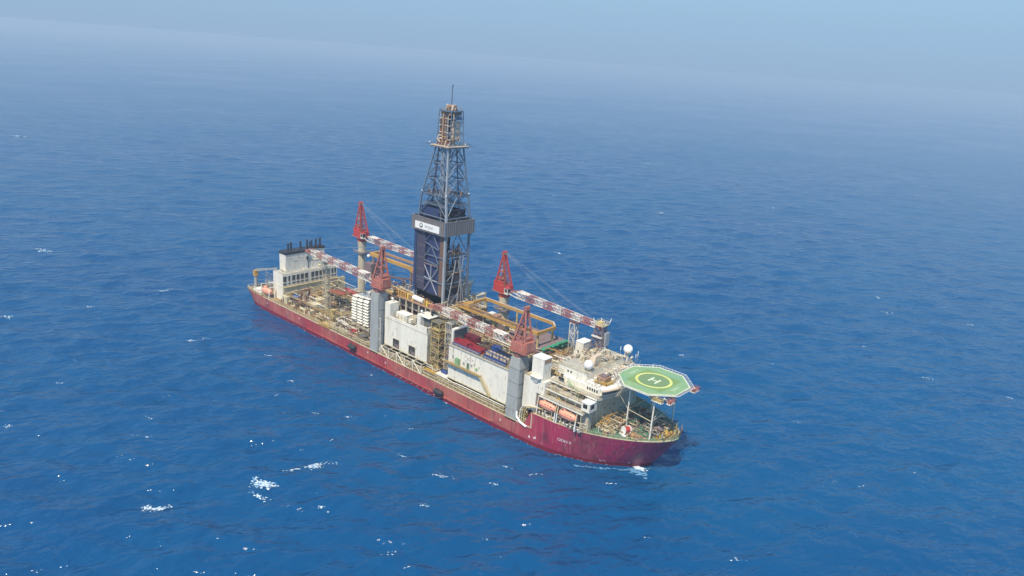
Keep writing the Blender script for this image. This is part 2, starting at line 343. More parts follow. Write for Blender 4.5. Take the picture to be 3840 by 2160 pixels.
# ------------------------------------------------------------------ foam
paint('foam', (0.58, 0.68, 0.76), 0.8, 0.0)
paint('thin_foam', (0.09, 0.24, 0.42), 0.7, 0.0)
def foam():
    mb = MB('foam'); g = random.Random(5)
    def flake(x, y, r, m, asp=1.0, ang=0.0):
        n = g.randint(5, 8); pts = []; dz = 0.06+0.05*g.random()
        for i in range(n):
            a = 6.283*i/n; rr = r*(0.45+0.75*g.random()); u = rr*math.cos(a)*asp; v = rr*math.sin(a)
            pts.append((x+u*math.cos(ang)-v*math.sin(ang), y+u*math.sin(ang)+v*math.cos(ang)))
        xs = np.array([p[0] for p in pts]+[x]); ys = np.array([p[1] for p in pts]+[y])
        zs = wave_h(xs, ys)+0.10+dz
        vs = [(pts[i][0], pts[i][1], float(zs[i])) for i in range(n)]+[(x, y, float(zs[-1])+0.12)]
        mb.add(vs, [(i, (i+1) % n, n) for i in range(n)], m)
    def cap(x, y, L_, W_, ang, n, dens=1.0):
        """a broken whitecap: flakes thick along the crest, thin behind it"""
        for i in range(int(n)):
            t = g.gauss(0, 0.33); bow = 0.25*L_*(t*t)
            s_ = abs(g.gauss(0, 0.4))*W_*(-1 if g.random() < 0.8 else 0.5)
            u = t*L_; v = s_+bow
            px = x+u*math.cos(ang)-v*math.sin(ang); py = y+u*math.sin(ang)+v*math.cos(ang)
            thin = g.random() < 0.42
            flake(px, py, (0.10+0.17*g.random())*(1+0.25*(W_ > 3)), 'thin_foam' if thin else 'foam', 1.9, ang+g.uniform(-.4, .4))
    A = math.radians(YAW)
    # large whitecaps seen in the foreground, then scattered ones
    for x, y, L_, W_, a, n in ((36.7, -100.1, 5.6, 3.9, -0.3, 300), (42, -104.5, 4.5, 1.6, -0.2, 40), (38.2, -83.7, 4.2, 2.6, 0.75, 130), (36, -90.5, 5, 1, 0.1, 22),
                               (28.8, -128.1, 4.5, 1.8, 0.6, 75), (26.6, -130.5, 1.6, 1.4, 0.9, 22)):
        cap(x, y, L_, W_, A+a, n)
    def at(u, v):    # photo pixel (2576 wide view) to the sea
        d = F_+R_*((u*1.4907-1920)/FPX)+U_*((1080-v*1.4907)/FPX); t = -CAM[2]/d.z
        return CAM[0]+d.x*t, CAM[1]+d.y*t
    spots = [(482, 858, 3, 50), (520, 856, 3, 16), (409, 733, 4, 26), (112, 632, 6, 40), (36, 342, 12, 60), (70, 93, 26, 70), (226, 771, 3, 12), (150, 961, 3, 12), (1390, 492, 5, 26), (1662, 537, 5, 34),
             (1628, 412, 5, 16), (1858, 464, 6, 24), (1405, 638, 4, 18), (1945, 524, 4, 12), (2005, 1063, 4, 22), (2330, 952, 4, 26), (2540, 998, 4, 30), (1715, 897, 3, 14), (1108, 1200, 4.5, 34), (1240, 1224, 3, 26),
             (1070, 1274, 4, 30), (1530, 1218, 2.5, 20), (340, 1096, 2, 8), (372, 1100, 3, 12), (676, 894, 3, 18), (796, 1038, 3, 18), (845, 1168, 3, 12), (975, 1400, 3, 14), (985, 1385, 3, 8), (1345, 1192, 2.5, 20),
             (1855, 1410, 2.5, 14), (2165, 1225, 2.5, 10), (2440, 820, 4, 16), (2210, 750, 4, 10), (22, 1075, 4, 22), (18, 800, 5, 22), (810, 1278, 2.5, 12), (835, 1110, 2, 8), (730, 960, 3, 10),
             (700, 1000, 3, 8), (2440, 400, 9, 20), (2210, 345, 9, 22), (1120, 1205, 3, 14), (1280, 1180, 3, 12), (880, 1050, 2.5, 10), (1010, 1150, 3, 12), (545, 1010, 3, 8), (1225, 1360, 2, 5),
             (160, 1418, 2, 6), (96, 1432, 3, 10), (2290, 1195, 2, 6), (1955, 585, 4, 8), (640, 120, 22, 20), (330, 105, 26, 30), (2230, 790, 4, 8), (1940, 920, 3, 8), (2100, 1210, 2, 5)]
    for u, v, L_, n in spots:
        x, y = at(u, v); d = math.hypot(x-CAM[0], y-CAM[1]); k = max(1, d/260)
        for i in range(int(n*(0.6 if v > 850 else 1))):
            t = g.gauss(0, .35); s_ = g.gauss(0, .12)*L_; a = A+g.uniform(-.2, .2)
            px = x+t*L_*math.cos(a)-s_*math.sin(a); py = y+t*L_*math.sin(a)+s_*math.cos(a)
            flake(px, py, (0.08+0.14*g.random())*k**0.8, 'foam' if g.random() < 0.5 else 'thin_foam', 2.0, a)
    for i in range(30):
        u = g.uniform(0, 2576); v = 560+890*g.random()
        x, y = at(u, v)
        if -125 < x < 122 and -26 < y < 26: continue
        d = math.hypot(x-CAM[0], y-CAM[1]); k = max(1, d/260); a = A+g.uniform(-.5, .5)
        for j in range(g.randint(1, 4)):
            t = g.gauss(0, .8); flake(x+t*math.cos(a), y+t*math.sin(a), (0.08+0.14*g.random())*k**0.8, 'thin_foam' if g.random() < .75 else 'foam', 2.6, a)
    # wash along the starboard waterline and round the bow
    for i in range(110):
        x = g.uniform(-112, 104); b = hb(x, 0.0); flake(x, -(b+0.25+abs(g.gauss(0, .5))), 0.10+0.16*g.random(), 'thin_foam' if g.random() < .97 else 'foam', 2.2, 0.0)
    for i in range(80):
        t = g.random(); x = 93+19*t; y = -19.8+17*t**1.3; flake(x+g.gauss(0, .25), y+g.gauss(0, .25), 0.10+0.16*g.random(), 'thin_foam', 3, 0.75)
    for i in range(170):
        flake(109.2+g.gauss(0, .8), -4.6+g.gauss(0, .5), 0.22+0.15*g.random(), 'foam', 1.6, A)
    for i in range(60):
        flake(110.0+g.gauss(0, 1.6), -7.0+g.gauss(0, .8), 0.2+0.2*g.random(), 'thin_foam', 2.4, A)
    o = mb.build('sea_foam'); tag(o, 'white foam of breaking wave crests scattered over the blue sea', 'foam', kind='stuff')

# ------------------------------------------------------------------ hull
def interp(x, xs, ys): return float(np.interp(x, xs, ys))
DKX = [-119.5, -117, -112, -105, 75, 84, 92, 97, 101, 104, 107.5, 110.7, 113.5, 115.8, 117.5, 118.7, 119.3]
DKY = [19.0, 19.8, 20.6, 21, 21, 20.6, 19.4, 18.0, 16.4, 15.0, 13.2, 11.2, 9.0, 6.8, 4.6, 2.5, 0.02]
WLX = [-116.5, -115, -110, -100, 66, 75, 82, 88, 94, 98, 101.5, 104.5, 107, 109, 110.0]
WLY = [15, 18, 20, 21, 21, 20.6, 19.4, 17.6, 15.0, 12.6, 10.0, 7.2, 4.4, 1.8, 0.02]
def hb(x, z):            # half breadth of the hull
    ztop = 13.6 if x > 75 else 6.5
    f = max(0.0, min(1.0, z/ (13.6 if x > 60 else 6.5)))
    f = f**1.15
    a = interp(x, WLX, WLY) if x <= 110 else 0
    b = interp(x, DKX, DKY)
    return a*(1-f)+b*f
def zdeck(x): return 6.5 if x < 74.6 else 12.3+max(0, (x-92)/27)**1.5*1.3
foam()

ship = empty('drillship'); tag(ship, 'red hulled drillship with tall drilling derrick and green helideck at the bow', 'ship')

def hull():
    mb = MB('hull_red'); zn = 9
    # parametric in s: station x depends on z at the ends (raked stem and stern)
    def stx(s, z, ztop):
        f = max(0, min(1, z/ztop)) if ztop else 0
        x1 = 110.0+(119.3-110.0)*min(1, max(0, z/13.6))**0.9
        x0 = -116.5-(3.0)*min(1, max(0, z/6.5))
        return x0+(x1-x0)*s
    def section(s, ztop, cols=zn):
        r = []
        for j in range(cols+1):
            z = -2.5+(ztop+2.5)*j/cols; zz = max(0, z); x = stx(s, zz, ztop)
            # half breadth: blend of waterline and deck curves in normalised length
            f = min(1, zz/13.6) if x > 60 else min(1, zz/6.5)
            xw = -116.5+(110.0+116.5)*s; xd = -119.5+(119.3+119.5)*s
            b = interp(xw, WLX, WLY)*(1-f**1.2)+interp(xd, DKX, DKY)*f**1.2
            r.append((x, b, z))
        return r
    SS = [0, .004, .01, .02, .035, .06]+[0.06+i*(0.74)/40 for i in range(1, 41)]
    sb = (74.6+119.5)/(119.3+119.5)
    SS = sorted(set([round(s, 5) for s in SS if s < sb-0.004]+[round(sb, 5)]))
    SF = [sb+(1-sb)*(1-(1-i/30)**1.6) for i in range(31)]
    for grp, zt in ((SS, lambda x: 6.5), (SF, lambda x: zdeck(x))):
        prev = None
        for s in grp:
            x = -119.5+238.8*s; sec = section(s, zt(x))
            if prev:
                for sg in (-1, 1):
                    vs = [(p[0], sg*p[1], p[2]) for p in prev]+[(p[0], sg*p[1], p[2]) for p in sec]; n = len(sec)
                    fs = [(j, j+1, n+j+1, n+j) for j in range(n-1)]
                    if sg < 0: fs = [f[::-1] for f in fs]
                    mb.add(vs, fs, None, True)
                a, b = prev[-1], sec[-1]
                mb.add([(a[0], -a[1], a[2]), (a[0], a[1], a[2]), (b[0], b[1], b[2]), (b[0], -b[1], b[2])], [(0, 3, 2, 1)], 'deck' if x < 96 else 'deck_green')
            prev = sec
        if grp is SS:
            st = section(0, 6.5); n = len(st); vs = [(p[0], -p[1], p[2]) for p in st]+[(p[0], p[1], p[2]) for p in st]
            mb.add(vs, [(j, n+j, n+j+1, j+1) for j in range(n-1)])
    mb.box(74.3, 74.65, -21, 21, 6.4, 12.3, 'cream')
    # rubbing strakes and raised sheer lip
    for sg in (-1, 1):
        mb.box(-62, 56, sg*21.18-0.22, sg*21.18+0.22, 1.55, 1.95)
        mb.box(-100, 74, sg*20.9-0.16, sg*20.9+0.16, 6.45, 6.75, 'cream')
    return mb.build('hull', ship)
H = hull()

def wrap(vs, x0, z0, sg=-1, off=0.07):
    return [(x0+v[0], sg*(hb_side(x0+v[0], z0+v[1])+off), z0+v[1]) for v in vs]
def hb_side(x, z):
    # invert the section parametrisation
    x1 = 110.0+9.3*min(1, max(0, z/13.6))**0.9; x0 = -116.5-3.0*min(1, max(0, z/6.5)); s = (x-x0)/(x1-x0)
    f = min(1, z/13.6) if x > 60 else min(1, z/6.5)
    return interp(-116.5+226.5*s, WLX, WLY)*(1-f**1.2)+interp(-119.5+238.8*s, DKX, DKY)*f**1.2
def markings():
    mb = MB('clean_white')
    vs, fs = text_verts('ODN II', 1.55); k = 4.9/max(v[0] for v in vs); vs = [(v[0]*k, v[1], 0) for v in vs]
    mb.add(wrap(vs, 85.3, 6.0), fs)
    mb.build('ship_name_lettering', H, 'white ship name lettering on the bow')
    mb = MB('clean_white')
    def blot(x, z, a, b): k = MB('clean_white'); k.add(wrap([(0, 0), (a, 0), (a, b), (0, b)], x, z), [(0, 1, 2, 3)]); k.build('hull_mark', H)
    def tri(x, z, a, b): k = MB('clean_white'); k.add(wrap([(0, 0), (a, 0), (a*0.5, b)], x, z), [(0, 1, 2)]); k.build('hull_mark', H)
    tri(73.6, 2.6, .8, 1.1); tri(76.2, 3.2, .8, 1.1); blot(75.8, 2.9, .25, .7)
    for x, z in ((-68.9, 4.4), (-16.9, 4.4), (-5.1, 3.7), (60, 3.8), (-97, 4)): tri(x, z, .7, .9)
    for x, z in ((98.8, 1.4), (106.4, 1.6)):
        blot(x, z, .22, .75)
        if x < 100: blot(x+0.5, z+.3, .7, .2); blot(x+1.4, z+.2, .25, .4)
    for i in range(9): blot(2+i*3.3, 0.75, .55, .22)
    # ring of worn paint forward, and rubber fenders
    for x, z in ((-26.4, 4.3), (28.6, 3.4)):
        f = MB('black'); f.tube((x-1.7, -22.0, z), (x+1.7, -22.0, z-.1), 1.05, 'black', 14); f.sphere((x-1.7, -22.0, z), 1.05, 'black', 12, 8, (.7, 1, 1)); f.sphere((x+1.7, -22.0, z-.1), 1.05, 'black', 12, 8, (.7, 1, 1))
        for d in (-1.2, 0, 1.2): f.tube((x+d-.08, -22, z), (x+d+.08, -22, z), 1.12, 'roof_grey', 14)
        f.tube((x-2.3, -22, z), (x-1.6, -20.9, 6.6), .06, 'roof_grey'); f.tube((x+2.3, -22, z), (x+1.6, -20.9, 6.6), .06, 'roof_grey')
        f.build('hull_fender', ship)
markings()

# ------------------------------------------------------------------ deck level fittings
def deck_edge():
    mb = MB('cream')
    for sg in (-1, 1):
        mb.rail([(-104, sg*20.6, 6.7), (-50, sg*20.7, 6.7), (-18, sg*20.7, 6.7)], 1.1, 0.06); mb.rail([(-9, sg*20.7, 6.7), (61, sg*20.7, 6.7)], 1.1, 0.06)
        mb.rail([(-118, sg*19.2, 6.7), (-112, sg*20.2, 6.7), (-104, sg*20.6, 6.7)], 1.1, 0.05, 'white')
    mb.rail([(-118.8, -18.6, 6.7), (-118.8, 18.6, 6.7)], 1.1, 0.05, 'white')
    mb.build('deck_railing', ship)
    mb = MB('cream'); xs = [75+i*1.6 for i in range(28)]
    top = [(x, hb_side(x, 13.0)-0.25) for x in xs if x < 118.4]+[(118.6, 1.3), (118.8, 0)]
    for sg in (-1, 1):
        pts = [(x, sg*y, zdeck(x)) for x, y in top]
        mb.rail(pts, 1.15, 0.05, 'cream', 1.5)
        for a, b in zip(pts, pts[1:]): mb.beam((a[0], a[1], a[2]+.12), (b[0], b[1], b[2]+.12), 0.28, 0.24, 'cream')
    mb.build('bow_railing', ship)
    # starboard side service gallery: posts, pipes and gratings between hull edge and houses
    mb = MB('cream')
    for x in range(-46, 74, 3):
        if -17 < x < 18: continue
        mb.tube((x, -20.2, 6.5), (x, -20.2, 8.6), 0.09, 'cream'); mb.tube((x, -20.2, 8.6), (x, -18.2, 8.6), 0.08, 'cream')
    for y, z, r, m in ((-20.2, 8.6, .12, 'cream'), (-19.7, 7.3, .17, 'warm_grey'), (-19.2, 7.6, .13, 'yellow_cream'), (-18.8, 7.3, .2, 'white'), (-19.5, 8.75, .09, 'white')):
        mb.tube((-46, y, z), (-17, y, z), r, m, 7); mb.tube((-10, y, z), (61, y, z), r, m, 7)
    mb.build('pipe_gallery', ship)
    mb = MB('white')       # long white pipe with supports beside the store house
    mb.path([(30, -20, 9.4), (34, -20.1, 9.0), (38, -20.1, 9.3), (61, -20.2, 9.3)], 0.17, 'white', 7)
    for x in (32, 38, 44, 50, 56): mb.tube((x, -20.1, 6.5), (x, -20.1, 9.2), .1)
    mb.build('overboard_pipe', ship)
deck_edge()

# ------------------------------------------------------------------ aft block
def aft_block():
    mb = MB('white')
    mb.box(-98.6, -90, -16.2, 15.2, 6.5, 19.6)
    mb.box(-89.95, -89.6, -16.2, 15.2, 6.5, 12.9, 'cream'); mb.box(-91, -89, 15.2, 19.5, 6.5, 12.6, 'cream')
    mb.box(-98.4, -90.2, -16.0, 15.0, 19.62, 19.7, 'deck_white')
    mb.box(-98.6, -89.9, -16.3, 15.3, 12.9, 13.15, 'cream')
    mb.rail([(-98.4, -16, 19.6), (-90.1, -16, 19.6), (-90.1, 15, 19.6), (-98.4, 15, 19.6)], 1.1, .05, 'white')
    mb.rail([(-89.3, -16, 6.5+6.6), (-89.3, 15.3, 13.1)], 1.0, .05, 'cream'); mb.box(-90, -89.2, -16.2, 19.4, 13.0, 13.12, 'yellow_cream')
    b = mb.build('aft_deckhouse', ship)
    ys = [-15.1, -12.7, -10.2, -7.8, -5.4, -3.0, 0.6, 2.9, 5.2, 7.4, 9.8, 12.2, 13.9]
    wd = [1.6, .9, 1.6, 1.5, 1.5, 1.6, 1.6, 1.6, 1.4, 1.4, 1.5, 1.0, .9]
    for y, d in zip(ys, wd):
        q = MB('dark_opening')
        q.box(-90.0, -89.9, y-d/2, y+d/2, 15.9, 18.6, 'glass'); q.box(-90.0, -89.9, y-d/2, y+d/2, 14.3, 15.1, 'glass')
        for z in (15.85, 18.62, 14.25, 15.12): q.box(-89.98, -89.8, y-d/2-.08, y+d/2+.08, z-.06, z+.06, 'warm_grey')
        for k in range(1, 6): q.box(-89.98, -89.86, y-d/2, y+d/2, 15.9+k*.45, 15.96+k*.45, 'roof_grey')
        q.tube((-89.88, y, 15.9), (-89.88, y, 18.6), .04, 'roof_grey', 4)
        q.build('louvre_window', b)
    # funnel casing with black cap and exhaust pipes
    mb = MB('white')
    mb.box(-97.8, -92.4, -13.0, -0.6, 19.7, 28.5); mb.box(-97.8, -94.4, -0.6, 10.5, 19.7, 28.5); mb.box(-94.4, -93, 0.4, 9.6, 19.7, 23.4)
    mb.box(-94.4, -92.9, 0.2, 9.8, 23.4, 23.6, 'deck_white')
    for y in (-11, -6, 3, 7): mb.tube((-92.35 if y < 0 else -94.3, y, 26.3), (-92.35 if y < 0 else -94.3, y+2.4, 26.3), .05, 'warm_grey', 4)
    mb.box(-92.42, -92.3, -9.2, -6.0, 25.0, 25.15, 'warm_grey')
    f = mb.build('funnel_casing', ship)
    mb = MB('soot')
    mb.box(-98.0, -92.2, -13.2, -0.4, 28.5, 29.7); mb.box(-98.0, -94.2, -0.4, 10.7, 28.5, 29.7)
    mb.build('funnel_cap', f)
    for y, r, h in ((-9.6, .42, 3.0), (-8.0, .5, 3.3), (-2.6, .45, 3.2), (1.2, .45, 3.5), (2.7, .28, 2.4), (3.7, .4, 3.0), (6.2, .45, 3.4), (8.6, .5, 3.6)):
        q = MB('soot'); q.tube((-95.6, y, 29.7), (-95.6, y, 29.7+h), r, 'soot', 10); q.tube((-95.6, y, 29.4+h), (-95.4, y, 30.1+h), r*1.12, 'soot', 10)
        q.build('exhaust_pipe', f)
    # small yellow stores crane at the stern
    mb = MB('ped_grey'); cx, cy = -116.5, -15.5
    mb.tube((cx, cy, 6.5), (cx, cy, 12.6), .95, 'ped_grey', 14, .85); mb.tube((cx, cy, 12.6), (cx, cy, 13.2), 1.3, 'yellow', 14)
    mb.box(cx-1.1, cx+1.0, cy-.9, cy+.9, 13.2, 15.4, 'yellow'); mb.box(cx-1.9, cx-1.1, cy-.6, cy+.5, 13.6, 14.7, 'yellow')
    q = mb.build('stores_crane', ship)
    b2 = MB('warm_grey'); b2.lattice((cx+.5, cy, 15.6), (-98.8, -13.8, 20.4), .9, .9, .5, .5, 9, .07, .05, 'warm_grey'); b2.build('crane_boom', q)
    # aft mooring gear and open frames
    mb = MB('steel')
    for x in (-112, -108): mb.lattice((x, -12, 6.5), (x, -12, 15), 1, 1, 1, 1, 5, .06, .04, 'steel')
    mb.tube((-112, -12, 14.8), (-104, -12, 14.8), .08); mb.tube((-112, -12, 11), (-104, -12, 11), .08)
    mb.build('aft_mast_frame', ship)
    for a in ((-117, -114, -9, -6, 6.5, 7.6), (-117, -114, 2, 5, 6.5, 7.6), (-113, -108.5, -19, -15.2, 6.5, 7.5), (-107.8, -105.2, -19.5, -17, 6.5, 7.3)):
        mb = MB('white'); mb.box(*a); mb.rail([(a[0], a[2], a[5]), (a[1], a[2], a[5])], 1, .05, 'white'); mb.build('mooring_platform', ship)
aft_block()

# ------------------------------------------------------------------ generic deck machinery (parts)
WARM = ['cream', 'yellow_cream', 'warm_grey', 'bronze', 'rust', 'white', 'cream', 'yellow', 'brown']
def skid(loc, L_, W_, Hh, rz, tone):
    q = MB(tone, loc, rz)
    q.box(-L_/2, L_/2, -W_/2, W_/2, 0, .25, 'roof_grey')
    for x in (-L_/2+.1, L_/2-.1):
        for y in (-W_/2+.1, W_/2-.1): q.tube((x, y, 0), (x, y, Hh), .07, tone, 4)
    q.path([(-L_/2+.1, -W_/2+.1, Hh), (L_/2-.1, -W_/2+.1, Hh), (L_/2-.1, W_/2-.1, Hh), (-L_/2+.1, W_/2-.1, Hh), (-L_/2+.1, -W_/2+.1, Hh)], .07, tone, 4)
    q.tube((-L_*.35, -W_*.15, Hh*.45), (L_*.3, -W_*.15, Hh*.45), W_*.2, rnd.choice(['warm_grey', 'cream', 'white', 'steel']), 10)
    q.tube((-L_*.3, W_*.25, .2), (-L_*.3, W_*.25, Hh*.8), .14, 'bronze'); q.tube((L_*.2, W_*.25, .2), (L_*.2, W_*.25, Hh*.7), .2, 'rust', 8)
    q.path([(-L_*.3, W_*.25, Hh*.8), (L_*.2, W_*.25, Hh*.7), (L_*.38, -W_*.1, Hh*.45)], .1, rnd.choice(['cream', 'yellow', 'white']))
    return q.build('pump_skid', ship, origin=loc)
def winch(loc, L_, r, rz, drum='brown', frame='yellow_cream'):
    q = MB(frame, loc, rz)
    q.box(-L_/2-.6, L_/2+.6, -r*1.1, r*1.1, 0, .3, frame)
    q.tube((-L_/2, 0, r+.4), (L_/2, 0, r+.4), r*.72, drum, 14)
    for x in (-L_/2, L_/2): q.tube((x-.08, 0, r+.4), (x+.08, 0, r+.4), r, frame, 16)
    q.box(L_/2+.15, L_/2+1.0, -r*.6, r*.6, .3, r*1.3, 'warm_grey')
    for x in (-L_/2-.2, L_/2+.2): q.beam((x, -r*.9, .2), (x, 0, r+.4), .12, .2, frame); q.beam((x, r*.9, .2), (x, 0, r+.4), .12, .2, frame)
    return q.build('deck_winch', ship, origin=loc)
def cabinet(loc, d, tone):
    q = MB(tone, loc, 0); q.box(-d[0]/2, d[0]/2, -d[1]/2, d[1]/2, 0, d[2])
    q.box(-d[0]/2-.08, d[0]/2+.08, -d[1]/2-.08, d[1]/2+.08, d[2], d[2]+.12, 'cream')
    q.box(-d[0]*.3, -d[0]*.1, -d[1]/2-.03, -d[1]/2, .1, d[2]*.8, 'roof_grey'); q.box(d[0]/2, d[0]/2+.03, -d[1]*.2, d[1]*.1, d[2]*.4, d[2]*.75, 'roof_grey')
    q.tube((d[0]*.2, 0, d[2]), (d[0]*.2, 0, d[2]+.6), .16, 'warm_grey', 8)
    return q.build('machinery_cabinet', ship, origin=loc)
def vent(loc, h, r, tone):
    q = MB(tone, loc, 0); q.tube((0, 0, 0), (0, 0, h), r, tone, 8); q.tube((0, 0, h-.1), (0, 0, h+.35), r*2, tone, 10, r*1.4); q.sphere((0, 0, h+.35), r*1.4, tone, 8, 5, (1, 1, .6))
    return q.build('vent_pipe', ship, origin=loc)
def htank(loc, L_, r, rz, tone):
    q = MB(tone, loc, rz); q.tube((-L_/2, 0, r+.3), (L_/2, 0, r+.3), r, tone, 14); q.sphere((-L_/2, 0, r+.3), r, tone, 12, 8, (.4, 1, 1)); q.sphere((L_/2, 0, r+.3), r, tone, 12, 8, (.4, 1, 1))
    for x in (-L_*.3, L_*.3): q.box(x-.15, x+.15, -r*.8, r*.8, 0, r*.8, 'roof_grey')
    q.tube((0, 0, r*2+.2), (0, 0, r*2+.8), .15, 'yellow')
    return q.build('storage_tank', ship, origin=loc)
def manifold(loc, L_, rz, tone):
    q = MB(tone, loc, rz)
    for i in range(int(L_/0.7)):
        x = -L_/2+i*.7; hh = 1.1+rnd.random()*1.4; y = rnd.uniform(-.5, .5)
        q.tube((x, y, 0), (x, y, hh), .1, tone, 6); q.tube((x, y, hh*.7), (x, y+.4, hh*.7), .18, rnd.choice(['rust', 'yellow', 'crane_red', 'white', 'bronze']), 8)
    q.tube((-L_/2, -.5, .7), (L_/2, -.5, .7), .18, tone, 8); q.tube((-L_/2, .5, 1.2), (L_/2, .5, 1.2), .13, 'white', 8)
    return q.build('valve_manifold', ship, origin=loc)
def tower(loc, W_, D_, h, tone, name='stair_tower', rt=.12):
    q = MB(tone, loc, 0); n = max(2, int(h/3))
    q.lattice((0, 0, 0), (0, 0, h), W_, D_, W_, D_, n, rt, rt*.6, tone, side=(1, 0, 0))
    for i in range(1, n+1):
        z = h*i/n
        q.box(-W_/2, W_/2, -D_/2, D_/2, z-.06, z, rnd.choice(['brown', 'deck', 'roof_grey', tone])); s = 1 if i % 2 else -1
        q.stair((-s*W_*.4, s*D_*.2, z-h/n), (s*W_*.4, s*D_*.2, z-.1), .7, tone)
        q.rail([(-W_/2, -D_/2, z), (W_/2, -D_/2, z), (W_/2, D_/2, z)], 1.0, .04, tone, 1.5, False)
    return q.build(name, ship, origin=loc)
TONES = ['cream', 'warm_grey', 'yellow_cream', 'white', 'brown', 'rust', 'cream', 'mauve', 'warm_grey', 'bronze']
def scatter(n, x0, x1, y0, y1, z, seed, big=1.0, tones=TONES):
    global rnd
    save = rnd; rnd = random.Random(seed); used = []
    for i in range(n):
        for _ in range(20):
            x = rnd.uniform(x0, x1); y = rnd.uniform(y0, y1)
            if all(abs(x-a)+abs(y-b) > 2.6*big for a, b in used): break
        used.append((x, y)); k = rnd.random(); t = rnd.choice(tones); rz = rnd.choice([0, math.pi/2, 0, math.pi/2, .1]); zz = z
        if k < .28: skid((x, y, zz), rnd.uniform(2, 4)*big, rnd.uniform(1.5, 2.5)*big, rnd.uniform(1.6, 3.2)*big, rz, t)
        elif k < .42: winch((x, y, zz), rnd.uniform(1, 2.2)*big, rnd.uniform(.7, 1.2)*big, rz, rnd.choice(['brown', 'rust', 'roof_grey', 'mauve']), t)
        elif k < .6: cabinet((x, y, zz), (rnd.uniform(1.2, 3.5)*big, rnd.uniform(1, 2.2)*big, rnd.uniform(1.4, 2.8)*big), t)
        elif k < .7: vent((x, y, zz), rnd.uniform(1, 2.4)*big, rnd.uniform(.15, .3)*big, rnd.choice(['cream', 'white', 'yellow_cream']))
        elif k < .82: htank((x, y, zz), rnd.uniform(1.6, 3.6)*big, rnd.uniform(.5, .9)*big, rz, t)
        else: manifold((x, y, zz), rnd.uniform(2, 4.5)*big, rz, t)
    rnd = save
def pipe_runs(n, x0, x1, y0, y1, z0, z1, seed, r=(.07, .2), tones=TONES, name='deck_piping'):
    g = random.Random(seed); q = MB('cream'); allp = [Vector((g.uniform(x0, x1), g.uniform(y0, y1), g.uniform(z0, z1)))]
    for i in range(n):
        m = g.choice(tones); rr = g.uniform(*r); p = Vector((g.uniform(x0, x1), g.uniform(y0, y1), g.uniform(z0, z1)))
        a0 = min(allp, key=lambda v: (v-p).length); pts = [a0, Vector((p.x, a0.y, a0.z)), Vector((p.x, p.y, a0.z)), p]      # every run branches off an earlier one
        for j in range(g.randint(2, 5)):
            ax = g.choice('xxyz'); d = Vector((0, 0, 0)); L_ = g.uniform(1, 7)*(0.4 if ax == 'z' else 1)*g.choice((-1, 1)); setattr(d, ax, L_); p = p+d
            p = Vector((min(max(p.x, x0), x1), min(max(p.y, y0), y1), min(max(p.z, z0), z1))); pts.append(p)
        allp += pts; q.path([tuple(a) for a in pts], rr, m, 6)
    return q.build(name, ship)

